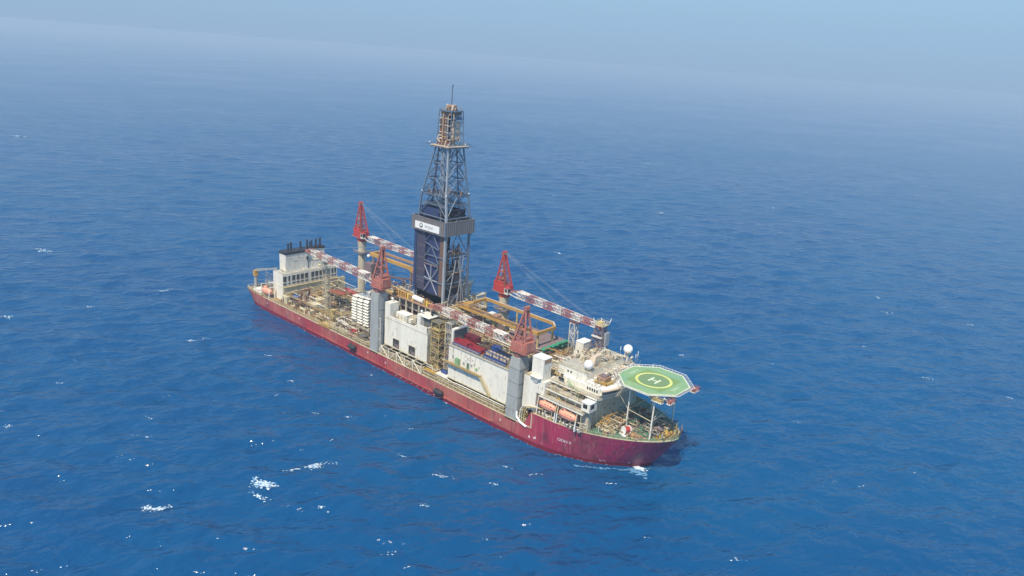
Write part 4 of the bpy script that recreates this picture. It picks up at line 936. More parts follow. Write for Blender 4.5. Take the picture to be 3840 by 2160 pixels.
    q = MB('steel'); tp = Vector((x-ca*1.5, y-sa*1.5, zb+t+.9))
    for s in (-.5, .5): q.tube(tp+side*s, be+side*s*.8+Vector((0, 0, 1)), .035, 'steel', 4); q.tube(tp+side*s, rt+(be-rt)*.55+side*s+Vector((0, 0, 1.2)), .03, 'steel', 4)
    q.build('luffing_rope', c)
    q = MB('yellow'); hp = be+d*2.4-Vector((0, 0, 1.1)); q.tube(hp, hp-Vector((0, 0, 2.2)), .04, 'steel', 4); q.box(hp.x-.4, hp.x+.4, hp.y-.3, hp.y+.3, hp.z-3.4, hp.z-2.2, 'black'); q.tube(hp-Vector((0, 0, 3.4)), hp-Vector((0, 0, 4.2)), .16, 'black'); q.build('hook_block', c)
    q = MB(pedm)
    if ped == 'box':
        y0, y1 = (y-2.6, y+2.4)
        q.frustum((x-2.6, x+2.6, y0, y1), (x-2.5, x+2.5, y0, y1), zdk, zb-5.5, pedm); q.frustum((x-2.5, x+2.5, y0, y1), (x-(1.9 if dirt else 2.4), x+(1.9 if dirt else 2.4), y0+.3, y1-.3), zb-5.5, zb-2.0, pedm); q.tube((x, y, zb-2.4), (x, y, zb-1.5), 2.1, pedm, 16)
        for z in np.arange(zdk+4, zb-4, 5.2): q.box(x-2.63, x+2.63, y0-.04, y1+.04, z, z+.12, 'roof_grey' if dirt else 'ped_grey')
    else:
        q.tube((x, y, zdk), (x, y, zb-1.5), 2.0, pedm, 16, 1.9); q.tube((x, y, zb-4.6), (x, y, zb-1.5), 2.0, pedm, 16, 2.4)
        q.tube((x+3.6, y-.6, zdk), (x+3.6, y-.6, zb-4), .3, 'lattice_grey', 6); q.box(x-3, x+4, y-3, y+3, zb-7, zb-6.7, 'mauve'); q.rail([(x-3, y-3, zb-6.7), (x+4, y-3, zb-6.7), (x+4, y+3, zb-6.7)], 1, .05, 'warm_grey')
    q.build('crane_pedestal', c)
    return c
def heading(a, b): return math.atan2(b[1]-a[1], b[0]-a[0])
crane(-12.7, -18.4, 5.9, 34.2, heading((-12.7, -18.4), (-66, -16.4)), (-66, -16.4, 37.2), 'box', label='faded red crane at the aft starboard side, boom towards the funnel', red='faded_red')
crane(65.0, -18.4, 5.9, 31.6, heading((65, -18.4), (18.5, -15.4)), (18.5, -15.4, 34.2), 'box', 15.5, (7.5, 2.2), label='red crane at the forward starboard side on a tall grey pedestal', dirt=1, red='faded_red')
crane(24.0, 17.5, 6.5, 34.9, heading((24, 17.5), (73.5, 14)), (73.5, 14, 36.4), 'round', 16.2, (8.5, 1.7), label='red crane on the forward port side, boom resting towards the bow', pedm='warm_grey')
crane(-73.0, 18.0, 6.5, 37.3, heading((-73, 18), (-27, 15)), (-27, 15, 39.0), 'round', 16.6, (7.5, 1.2), label='red crane on the aft port side, boom towards the derrick', pedm='warm_grey')

# ------------------------------------------------------------------ yellow gantries
def gantry():
    q = MB('yellow'); z = 30.4
    for y in (-.4, 2.3): q.beam((14, y, z), (47, y, z), .7, .9, 'yellow')
    q.beam((14, 1.0, z+.6), (47, 1.0, z+.6), 1.3, .12, 'brown')
    q.beam((16, 15, z), (52.6, 15, z), .7, 1.0, 'yellow'); q.beam((52.6, 15, z), (55.5, 12.5, z-.3), .7, 1.4, 'yellow'); q.beam((55.5, 12.7, z-.3), (55.5, 1.6, z-.3), .7, 1.3, 'yellow'); q.beam((55.5, 2.2, z-.2), (46.5, 1, z), .9, 1.3, 'yellow')
    q.beam((16, 15.6, z), (16, -.9, z), .9, 1.2, 'yellow'); q.beam((16.2, 15, z+.72), (52.6, 15, z+.72), .5, .14, 'beige'); q.beam((52.6, 15, z+.78), (55.5, 12.5, z+.56), .5, .12, 'beige')
    for x, y in ((16.3, .4), (16.3, 15), (55.2, 3), (54.8, 12.4), (34, 15), (34, 1)): q.beam((x, y, 21.5), (x, y, z-.5), .55, .55, 'yellow_cream')
    q.rail([(14, -.8, z+.6), (47, -.8, z+.6)], 1, .05, 'yellow', 2.5)
    q.box(18, 21, 0, 3, z+.6, z+2.2, 'yellow'); q.box(34, 36.5, -.5, 2.8, z+.6, z+1.5, 'bronze')
    q.build('pipe_gantry', ship, 'yellow gantry over the forward pipe deck')
    q = MB('yellow'); z = 35.2
    q.beam((-53, 8, z), (-24.4, 8, z), 1.3, 1.5, 'yellow'); q.beam((-24.6, 8, z), (-22.8, 9, z-1.6), 1.3, 1.9, 'yellow'); q.beam((-53, 8, z), (-53, 14, z), 1.2, 1.4, 'yellow'); q.beam((-53, 14, z), (-24, 14, z), 1.0, 1.0, 'bronze'); q.beam((-23.6, 8, z-1), (-23.6, 14.5, z-1), 1.2, 1.4, 'bronze')
    pts = [(-46, 8.5, 27.8), (-40, 8.5, 27.4), (-33, 8.5, 28.2), (-26, 8.5, 29.8), (-14, 8.5, 31.2)]
    for a, b in zip(pts, pts[1:]): q.beam(a, b, .8, .5, 'brown')
    for x, y in ((-51, 8), (-51, 14), (-24.5, 8.5), (-24.5, 14)): q.beam((x, y, 19.3), (x, y, z-.7), .6, .6, 'bronze')
    q.box(-22.5, -17.5, 7, 14, 31, 37.2, 'mauve') if False else q.box(-22.5, -18.5, 7.5, 12, 29.5, 33.5, 'mauve'); q.sphere((-54, 7.5, 34), .8, 'clean_white', 10, 7)
    q.box(-55, -50, 6, 12, 24.5, 31, 'mauve')
    q.build('riser_gantry', ship, 'orange brown gantry aft of the derrick')
gantry()

# ------------------------------------------------------------------ white module, starboard midships
def module():
    q = MB('white')
    x0, x1, y0, y1 = -8.9, 17.3, -18.4, -9.2
    q.box(x0, x1, y0, y1, 10.5, 22.6, 'white'); q.box(x0, -5.6, y0, -14, 22.6, 29.0, 'white'); q.box(10.9, 13.0, y0, -13, 22.6, 29.4, 'white'); q.box(13.0, 17.3, y0, y0+.4, 22.6, 25.3, 'white')
    q.box(13.0, 17.6, -16.6, -12.9, 22.6, 29.0, 'roof_grey'); q.frustum((13, 17.4, -18.0, -12.9), (13, 17.8, -17.4, -12.9), 29.0, 29.3, 'white')
    q.box(16.9, 17.45, y0, -13, 22.6, 25.4, 'white'); q.box(17.3, 17.5, -13.2, -12.9, 25, 29.3, 'white')
    for a, b, c, d in ((-5.6, 10.9, y0, y0+.35), (x0, x0+.35, -14, y1), (-5.6, 17, y1-.3, y1)): q.box(a, b, c, d, 22.6, 23.7, 'white')
    q.box(x0+.4, x1-.4, y0+.4, y1-.35, 22.6, 22.7, 'roof_grey')
    q.box(x0-.06, x1+.06, y0-.08, y0, 22.3, 22.55, 'warm_grey'); q.box(x0, x1, y0-.05, y0, 10.5, 10.9, 'cream')
    q.box(x1, x1+.2, y0, -12, 10.2, 22.6, 'warm_grey')
    m = q.build('mud_module', ship, 'large white module on the starboard side')
    for x, z in ((-1.4, 12.9), (8.5, 13.0)):
        q = MB('dark_opening'); q.box(x-1.9, x+1.9, y0-.03, y0+.02, z-1.8, z+1.9, 'dark_opening')
        q.box(x-2.05, x+2.05, y0-.12, y0-.02, z+1.9, z+2.05, 'cream'); q.box(x-2.05, x-1.9, y0-.12, y0-.02, z-1.8, z+1.9, 'warm_grey'); q.box(x+1.9, x+2.05, y0-.12, y0-.02, z-1.8, z+1.9, 'warm_grey')
        q.box(x-.3, x+1.6, y0-.1, y0-.03, z-1.8, z-.2, 'mauve'); q.tube((x-1.2, y0-.1, z-1.6), (x-.2, y0-.1, z+.6), .1, 'warm_grey')
        q.build('wall_opening', m)
    q = MB('white')                 # rooftop air unit and raised boxes
    q.box(-4.4, 2.0, -16.2, -12.6, 22.7, 25.3, 'white'); q.box(2.0, 5.4, -14.2, -11.4, 22.7, 25.0, 'warm_grey'); q.box(2.6, 4.2, -15.6, -14.2, 22.7, 24.2, 'white'); q.box(-4.5, 2.1, -16.3, -12.5, 25.3, 25.45, 'clean_white')
    for x in (-3.4, -1.4, .6): q.box(x, x+.9, -16.23, -16.2, 23.2, 24.7, 'warm_grey')
    q.build('rooftop_air_unit', m)
    q = MB('clean_white'); q.sphere((-7.2, -16, 30.3), .55, 'clean_white', 10, 7); q.tube((-7.2, -16, 29), (-7.2, -16, 30), .15); q.sphere((12, -17, 30.6), .5, 'clean_white', 10, 7); q.tube((12, -17, 29.4), (12, -17, 30.4), .15); q.build('roof_vent', m)
    q = MB('warm_grey')             # truss carrying the module
    xs = [-8, -3, 2, 7, 12, 17]
    for a in xs: q.tube((a, -20.8, 5.9), (a, -20.8, 10.9), .17, 'white', 5); q.beam((a, -20.3, 10.4), (a, -10, 10.4), .3, .3, 'warm_grey'); q.tube((a, -12, 6.5), (a, -12, 10.5), .25, 'cream')
    for i, (a, b) in enumerate(zip(xs, xs[1:])):
        if i % 2 == 0: q.tube((a, -20.8, 10.7), (b, -20.8, 6.2), .16, 'white', 5)
        else: q.tube((a, -20.8, 6.2), (b, -20.8, 10.7), .16, 'white', 5)
    q.beam((-8, -20.5, 10.6), (17, -20.5, 10.6), .2, .2, 'cream'); q.beam((-8, -20.5, 9.0), (17, -20.5, 9.0), .15, .15, 'cream')
    q.build('module_truss', ship)
    q = MB('white'); 
    for x in (-11.5, -9.4):
        q.tube((x, -20.3, 5.9), (x, -20.3, 22), .12, 'white', 5)
    for z in np.arange(8, 22.5, 4.6): q.tube((-11.5, -20.3, z), (-9.4, -20.3, z), .1, 'white', 5)
    q.build('access_ladder', ship)
module()
scatter(10, -8, 17, -17.5, -11, 6.5, 31, .9, ['roof_grey', 'mauve', 'brown', 'warm_grey'])

# scaffold and stair towers between module and store house
tower((21.6, -16.6, 7), 4.4, 3.4, 22, 'yellow_cream', 'stair_tower', .14)
tower((26.6, -14.5, 7), 3.4, 3.4, 22.5, 'warm_grey', 'stair_tower', .13)
tower((19.2, -11.2, 7), 2.6, 3.0, 21, 'rust', 'stair_tower', .12)
def scaffold_bits():
    q = MB('yellow'); q.box(17.8, 24.5, -20.3, -15.5, 8.6, 8.85, 'yellow'); q.rail([(17.8, -20.3, 8.85), (24.5, -20.3, 8.85)], 1.1, .08, 'bright_yellow', 1.6); q.box(24.5, 30.4, -20.0, -14.6, 9.0, 9.5, 'white'); q.box(25.6, 28.6, -18.2, -15.4, 9.5, 10.7, 'container_blue')
    for x in (18, 21, 24, 27, 30): q.tube((x, -20, 6.5), (x, -20, 8.7), .15, 'cream', 4)
    q.build('side_landing', ship)
    q = MB('steel')
    for x in (25.2, 26.2, 27.2, 28.2): q.tube((x, -16.2, 9), (x, -16.2, 29.5), .17, 'steel' if x > 26 else 'cream', 6)
    for z in (14, 20, 26): q.beam((24, -16.2, z), (29, -16.2, z), .2, .2, 'cream')
    q.build('standpipe', ship)
scaffold_bits()
pipe_runs(40, 18, 30, -18, -9, 8, 27, 33, (.06, .16), ['yellow_cream', 'bronze', 'brown', 'cream', 'rust', 'warm_grey', 'yellow'])
scatter(7, 18.5, 29, -12, -8, 7, 35, 1.1, ['bronze', 'brown', 'rust', 'mauve'])

# ------------------------------------------------------------------ store house (forward starboard) + pipe deck block
def store():
    q = MB('white'); x0, x1, y0, y1 = 30.3, 62.2, -19.0, -6.5
    q.box(x0, x1, y0, y1, 9.4, 22.9, 'white'); q.box(x0+.3, x1-.3, y0+.3, y1-.3, 22.9, 23.0, 'deck'); q.box(x0-.1, x1, y0-.35, y0+.3, 22.9, 23.25, 'warm_grey')
    q.box(x0, x1, y0-.05, y0-.01, 9.4, 9.8, 'cream')
    q.rail([(x0, y0-.2, 23.2), (x1, y0-.2, 23.2)], 1.1, .05, 'cream', 2.0)
    q.box(x0+.2, x0+.7, -17.6, -10.2, 23, 28.6, 'roof_grey'); q.box(x0-.1, x0+1.3, -17.9, -9.9, 28.6, 29.1, 'white'); q.box(x0, x0+.9, -18, -17.4, 23, 28.6, 'white')
    q.box(x0, x0+.8, -10.4, -9.9, 23, 28.6, 'white')
    q.box(61.9, 62.2, y0, y1, 9.4, 25.5, 'ped_grey')
    s = q.build('store_house', ship, 'white store house with cargo on its roof')
    q = MB('pale_green')            # side gallery and stairs
    q.box(28.5, 47.8, -20.6, -19.05, 16.0, 16.15, 'deck'); q.rail([(28.5, -20.6, 16.1), (47.8, -20.6, 16.1)], 1.1, .07, 'yellow_cream', 1.6); q.stair((47.8, -19.8, 16.0), (53.4, -19.8, 9.8), 1.0, 'yellow_cream', .08)
    for x in range(30, 48, 3): q.tube((x, -20.4, 16), (x, -19.1, 14.8), .08, 'cream', 4)
    q.build('side_gallery', s)
    q = MB('pale_green'); q.box(34.6, 36.6, -19.9, -19.05, 16.2, 19.0, 'pale_green'); q.sphere((35.6, -19.5, 19), .9, 'pale_green', 10, 6, (1, .5, .6)); q.build('hose_cabinet', s)
    q = MB('deck_green'); q.box(40.2, 41.4, -19.08, -19.02, 16.2, 18.8, 'deck_green'); q.build('door', s)
    q = MB('warm_grey')
    for x, z, d in ((38.2, 17.6, .8), (39.3, 19.5, .5), (42.4, 18.2, .7), (43.8, 19.2, .5), (45, 17.4, .8), (46.2, 18.7, .4), (40.5, 20.4, .4), (43, 20.6, .3), (32.4, 18.5, .8)):
        q.box(x, x+d, -19.3, -19.02, z, z+d*1.2, rnd.choice(['warm_grey', 'steel', 'pale_green', 'clean_white']))
    for x in (33, 37, 41.9, 44.5): q.tube((x, -19.15, 16.2), (x, -19.15, 22.4), .07, 'warm_grey', 5)
    q.path([(31, -19.2, 22), (33, -19.2, 18), (34, -19.2, 16.4)], .07, 'warm_grey')
    q.build('wall_fitting', s)
    q = MB('mauve')                 # block below the pipe deck
    q.box(20, 61.5, -6.2, 20, 6.5, 21.2, 'mauve'); q.box(19.5, 61.8, -6.4, 20.5, 21.2, 21.5, 'deck'); q.box(37, 58, 2, 20, 21.5, 22.3, 'roof_grey'); q.rail([(20, 20.4, 21.5), (61.5, 20.4, 21.5)], 1.1, .06, 'cream')
    for y in (1.5, 8, 14, 20.2): q.beam((37, y, 21.9), (57.5, y, 21.9), .3, .7, 'brown') if y in (1.5, 20.2) else None
    for x in (40, 48, 55.5): q.beam((x, 1.6, 21.9), (x, 20.2, 21.9), .5, .6, 'brown'); q.tube((x, 20.5, 21.5), (x, 20.5, 26), .16, 'roof_grey'); q.tube((x, 1.2, 21.5), (x, 1.2, 26), .16, 'roof_grey')
    q.build('pipe_deck', ship)
    scatter(10, 22, 36, 3, 14, 21.5, 51, 1.0, ['mauve', 'steel', 'roof_grey', 'warm_grey', 'white'])
    scatter(8, 21, 44, -5.6, -1.5, 21.5, 53, .9, ['bronze', 'brown', 'cream', 'rust'])
    scatter(8, 45, 60, -5.6, 0, 21.5, 55, .9, ['cream', 'warm_grey', 'brown', 'yellow_cream'])
    q = MB('white'); q.beam((24, 5, 27.4), (24, 12, 27.4), 2.2, .35, 'clean_white'); q.tube((24, 5.5, 21.5), (24, 5.5, 27.3), .2); q.tube((24, 11.5, 21.5), (24, 11.5, 27.3), .2); q.box(24, 27, 6, 12, 21.6, 26, 'roof_grey'); q.build('shelter_roof', ship)
store()

# ------------------------------------------------------------------ grey-cream house behind the forward starboard crane
def fore_house():
    q = MB('warm_grey')
    q.box(68.3, 74.2, -19.2, -10.5, 12.2, 24.2, 'white'); q.box(68.3, 74.2, -19.2, -10.5, 24.2, 24.35, 'cream')
    q.box(71.4, 76.4, -19.2, -15.0, 24.3, 32.0, 'white'); q.box(71.3, 76.5, -19.3, -14.9, 32.0, 32.2, 'clean_white'); q.box(76.4, 76.5, -18.8, -15.3, 30.4, 31.8, 'bronze')
    q.frustum((72.4, 74.8, -19.8, -19.2), (71.6, 76.0, -20.4, -19.2), 24.0, 25.3, 'white'); q.frustum((73, 74.2, -19.5, -19.2), (72.4, 74.8, -19.8, -19.2), 23.0, 24.0, 'white')
    q.box(74.2, 77.6, -19.2, -12, 19.4, 24.2, 'white'); q.box(74.2, 76.8, -18.8, -14, 12.3, 19.4, 'mauve')
    q.build('winch_house', ship)
    q = MB('cream')                 # folded white pipe loops at the forecastle break
    for k, (dx, m) in enumerate(((0, 'cream'), (1.0, 'yellow_cream'), (-.9, 'white'))):
        q.path([(69.5+dx, -20.4, 7.0), (69.8+dx, -20.5, 11.5), (71+dx, -20.5, 13.4), (74+dx, -20.3, 14.4), (77+dx, -20.2, 14.9)], .2, m, 7)
    q.path([(67.6, -20.9, 10.2), (67.9, -21, 8.2), (69.6, -21.1, 7.0), (72.6, -21.1, 6.3)], .42, 'clean_white', 9)
    q.build('mooring_fairlead_pipe', ship)
    q = MB('yellow_cream')          # stairs and cable trays inboard
    q.stair((77, -9, 21), (80, -5, 28), 1.2, 'yellow_cream'); q.stair((76, -12, 16), (79, -8, 22), 1.2, 'yellow_cream')
    for i in range(7): q.beam((70+i*.9, -10, 21+.4*i), (78+i*.3, 1, 25+.2*i), .4, .2, rnd.choice(['yellow_cream', 'cream', 'bronze']))
    q.box(66, 76, -10, 8, 12.3, 21, 'warm_grey'); q.box(66, 76, -10, 8, 21, 21.1, 'deck')
    q.build('cable_tray', ship)
    scatter(12, 63.5, 75, -9, 4, 21.2, 61, 1.0, ['cream', 'yellow_cream', 'rust', 'bronze', 'warm_grey'])
    pipe_runs(30, 63, 80, -12, 6, 19, 27.5, 63, (.08, .2), ['cream', 'yellow_cream', 'bronze', 'rust', 'warm_grey'])
    q = MB('warm_grey'); q.box(62.5, 66.5, -12, 20, 6.5, 18, 'warm_grey'); q.build('transverse_bulkhead', ship)
fore_house()

# ------------------------------------------------------------------ accommodation block
def accommodation():
    def outline(x0, x1, hw, bulge):
        pts = [(x0, -hw), (x1-1.5, -hw)]
        for i in range(9): t = -1+i/4; pts.append((x1+bulge*(1-t*t), t*(hw-1.2)))
        pts += [(x1-1.5, hw), (x0, hw)]; return pts
    q = MB('white')
    q.prism(outline(76.6, 93.4, 15.6, 1.6), 12.3, 19.6, 'warm_grey', 'deck_white')
    q.prism(outline(76.6, 93.8, 16.6, 1.8), 19.6, 22.6, 'warm_grey', 'deck_white')
    q.prism(outline(76.9, 95.8, 14.6, 2.6), 22.6, 24.4, 'warm_grey', 'deck_white')
    q.prism(outline(80.5, 96.6, 13.2, 3.0), 24.4, 26.4, 'white', 'clean_white')
    q.prism(outline(77.6, 88.6, 12.4, 0), 26.4, 29.4, 'white', 'deck_white')
    q.prism(outline(70.5, 82, 9.6, 0), 21.1, 26.2, 'white', 'deck_white')
    a = q.build('accommodation_block', ship, 'cream accommodation block with bridge behind the helideck')
    # tier walkways with rails on the starboard side
    q = MB('cream')
    for x0, x1, yo, yi, z in ((76.4, 94.8, -20.0, -16.6, 19.2), (76.6, 96.2, -18.2, -15.6, 21.8), (76.8, 97, -16.2, -14.6, 24.2)):
        for s in (-1, 1):
            q.box(x0, x1, min(s*yo, s*yi), max(s*yo, s*yi), z, z+.15, 'deck_white'); q.rail([(x0, s*yo, z+.15), (x1, s*yo, z+.15)], 1.05, .06, 'cream', 1.6); q.box(x0, x1, s*yo-.08, s*yo+.08, z-.25, z+.2, 'white')
    q.stair((80, -17, 22.0), (83.6, -17, 19.4), .9, 'yellow_cream'); q.stair((88, -16, 24.3), (91.4, -16, 22.0), .9, 'pale_green'); q.stair((84, -15.4, 26.3), (87, -15.4, 24.3), .9, 'pale_green')
    for x in range(78, 95, 4): q.tube((x, -19.8, 12.4), (x, -19.8, 19.2), .12, 'cream', 5); q.tube((x, -18, 19.3), (x, -18, 21.8), .09, 'cream', 5)
    q.rail([(77.6, -12.4, 29.4), (88.6, -12.4, 29.4), (88.6, 12, 29.4)], 1.05, .05, 'cream', 1.6); q.rail([(89, -13.2, 26.4), (96, -13.2, 26.4)], 1.0, .05, 'warm_grey', 1.6)
    q.build('promenade_walkway', a)
    # bridge windows
    def win(x0, x1, y0, y1, z0, z1, nm='bridge_window'):
        w_ = MB('glass'); w_.box(x0, x1, y0, y1, z0, z1, 'glass'); w_.build(nm, a)
    for i in range(5): win(90.6+i*.95, 91.15+i*.95, -13.27, -13.2, 25.0, 26.0)
    for i in range(2): win(81.4+i*1.3, 82.0+i*1.3, -12.47, -12.4, 27.9, 28.6)
    for x, z in ((79.5, 23.2), (82, 23.2), (85, 23.2), (88.3, 23.3), (78.6, 20.6), (80.4, 20.6), (90.5, 20.7), (86.5, 20.7)): win(x, x+.5, (-14.67 if z > 23 else -16.67), (-14.6 if z > 23 else -16.6), z, z+.55, 'porthole')
    win(79.6, 82.0, -14.68, -14.6, 25.1, 26.2, 'store_opening')
    # front wall portholes
    for z, n, xx, b, hw in ((15.0, 6, 93.4, 1.6, 14), (17.8, 6, 93.4, 1.6, 14), (21.2, 6, 93.8, 1.8, 14.6)):
        for i in range(n):
            t = -0.86+i*1.72/(n-1); x = xx+b*(1-t*t); y = t*hw
            w_ = MB('glass'); w_.cbox((x+.03, y, z), (.14, .4, .5), 'glass'); w_.cbox((x+.02, y, z-.33), (.2, .55, .1), 'warm_grey'); w_.build('porthole', a)
    # bridge front: dark slanted glass band round the bulge and brown lined ledge
    q = MB('mauve')
    pts = [(95.8+2.6*(1-t*t), t*13.2) for t in [-1+i/8 for i in range(17)]]
    for (xa, ya), (xb, yb) in zip(pts, pts[1:]):
        q.beam((xa+.1, ya, 24.5), (xb+.1, yb, 24.5), .5, .22, 'cream'); q.beam((xa+.9, ya, 25.5), (xb+.9, yb, 25.5), .25, 1.1, 'roof_grey'); q.beam((xa+1.0, ya, 26.3), (xb+1.0, yb, 26.3), 1.0, .25, 'beige')
    q.build('bridge_front', a)
    q = MB('white')                 # wing cab with black windows on the starboard corner
    q.box(93.2, 96.6, -19.2, -15.2, 20.2, 23.2, 'white'); q.box(93.1, 96.7, -19.3, -15.1, 23.2, 23.4, 'clean_white'); q.box(93.9, 95.6, -19.26, -19.2, 21.4, 22.8, 'black'); q.box(96.6, 96.66, -18.6, -16.8, 21.4, 22.8, 'black'); q.box(93.0, 93.2, -18.6, -16.6, 21.3, 22.9, 'black')
    q.box(92.2, 95.4, -17.4, -15.6, 12.3, 20.2, 'warm_grey'); q.tube((96.2, -15.6, 12.3), (96.2, -15.6, 20.2), .08, 'roof_grey', 4)
    q.build('bridge_wing', a)
    q = MB('yellow')                # yellow frame and brown unit on the bridge roof
    q.box(90.6, 95.4, -9.4, -4.6, 26.42, 26.8, 'yellow'); q.box(91, 94.4, -8.6, -5.0, 26.8, 28.5, 'bronze'); q.rail([(90.4, -9.6, 26.8), (95.6, -9.6, 26.8), (95.6, -4.4, 26.8)], .9, .09, 'bright_yellow', 1.3); q.box(91.3, 93.8, -8.0, -5.6, 28.5, 28.9, 'mauve')
    q.build('air_handling_unit', a)
    q = MB('beige'); q.frustum((83.6, 87, -5.6, -.8), (85.4, 87, -4.4, -1.2), 29.5, 33.0, 'beige'); q.box(83.5, 87.2, -5.7, -.7, 29.4, 29.6, 'cream'); q.build('intake_trunk', a)
    for (x, y, z, zb, r) in ((87.5, -9.2, 31.6, 26.4, 1.62), (89.2, 12.0, 32.4, 26.4, 1.68)):
        q = MB('clean_white'); q.sphere((x, y, z), r, 'clean_white', 28, 18); d = q.build('satellite_dome', ship, 'white satellite dome on the starboard side' if y < 0 else 'white satellite dome on the port side')
        q = MB('warm_grey'); q.tube((x, y, zb), (x, y, z-r*.75), .28, 'clean_white', 8); q.tube((x, y, z-r*1.05), (x, y, z-r*.8), .9, 'warm_grey', 12, 1.15); q.tube((x-.9, y, zb), (x-.3, y, z-r), .08, 'warm_grey'); q.tube((x+.9, y+.5, zb), (x+.3, y, z-r), .08, 'warm_grey')
        q.build('dome_pedestal', d)
    # roof clutter
    scatter(16, 79, 88, -4, 11.5, 29.45, 71, .72, ['cream', 'white', 'warm_grey', 'beige', 'white'])
    scatter(12, 89.5, 96, -2.5, 12, 26.45, 73, .6, ['cream', 'white', 'warm_grey', 'beige'])
    scatter(10, 71, 77, -8, 9, 26.2, 75, .75, ['cream', 'white', 'warm_grey', 'bronze'])
    scatter(9, 77, 92, -15.8, -14.9, 22.7, 77, .45, ['cream', 'white', 'warm_grey', 'pale_green'])
    pipe_runs(20, 78, 96, -12, 12, 26.6, 30.2, 79, (.05, .12), ['cream', 'white', 'warm_grey', 'bronze'])
    for x, y in ((70.6, 8.2),): q = MB('white'); q.box(x-1.5, x+2, y, y+5, 26.2, 30, 'white'); q.box(x-1.6, x+2.1, y-.1, y+5.1, 30, 30.2, 'clean_white'); q.build('deck_locker', ship)
    for x, y, h in ((94, 11, 7), (92.5, 12.3, 5), (86, 12.2, 6), (90.5, 8, 6), (84, 5, 7)): q = MB('clean_white'); q.tube((x, y, 26.4), (x, y, 26.4+h*.8), .06, 'steel', 4); q.tube((x, y, 26.4+h*.75), (x, y, 26.4+h), .12, 'clean_white', 6); q.build('whip_aerial', a)
    # dark lattice radio mast aft of the bridge, port
    q = MB('mauve')
    q.lattice((77.8, 9.8, 26.4), (78.2, 10.0, 38.6), 5.4, 5.2, 2.8, 2.8, 5, .2, .13, 'mauve', side=(1, 0, 0), both=True)
    q.box(76.4, 80.2, 8.2, 11.8, 38.6, 38.9, 'cream'); q.rail([(76.2, 8, 38.9), (80.4, 8, 38.9), (80.4, 12, 38.9), (76.2, 12, 38.9), (76.2, 8, 38.9)], 1.1, .08, 'cream', 1.2)
    q.box(78.6, 80.6, 10.0, 12.4, 31, 36, 'steel'); q.box(76, 80.4, 7.4, 8.0, 34.4, 34.9, 'boom_white'); q.box(77, 79, 9, 11, 38.9, 40, 'yellow_cream')
    for x, y in ((76.4, 8.2), (80.2, 8.2), (80.2, 11.8), (78, 10)): q.tube((x, y, 38.9), (x+(x-78.3)*.25, y+(y-10)*.2, 41.3), .14, 'clean_white', 5)
    q.box(75.2, 80.6, 6.6, 12.4, 26.3, 28.8, 'mauve')
    g = random.Random(6)
    for i in range(16): q.tube((g.uniform(75, 81), g.uniform(7, 12.5), 26.5), (g.uniform(76.5, 80), g.uniform(8, 12), 29+g.random()*6), .13, g.choice(['mauve', 'beige', 'brown', 'warm_grey']), 5)
    q.build('radio_mast', ship, 'dark lattice mast with white aerials behind the bridge')
    # crutch for the forward port crane boom
    q = MB('warm_grey'); q.lattice((62.4, 17, 6.5), (62.4, 15.2, 33.6), 3.4, 2.6, 2.2, 2.2, 7, .2, .12, lambda i: 'boom_white' if i > 4 else 'warm_grey', side=(1, 0, 0)); q.beam((60.4, 15.2, 33.9), (64.6, 15.2, 33.9), 1.2, .6, 'boom_red'); q.build('boom_crutch', ship)
accommodation()

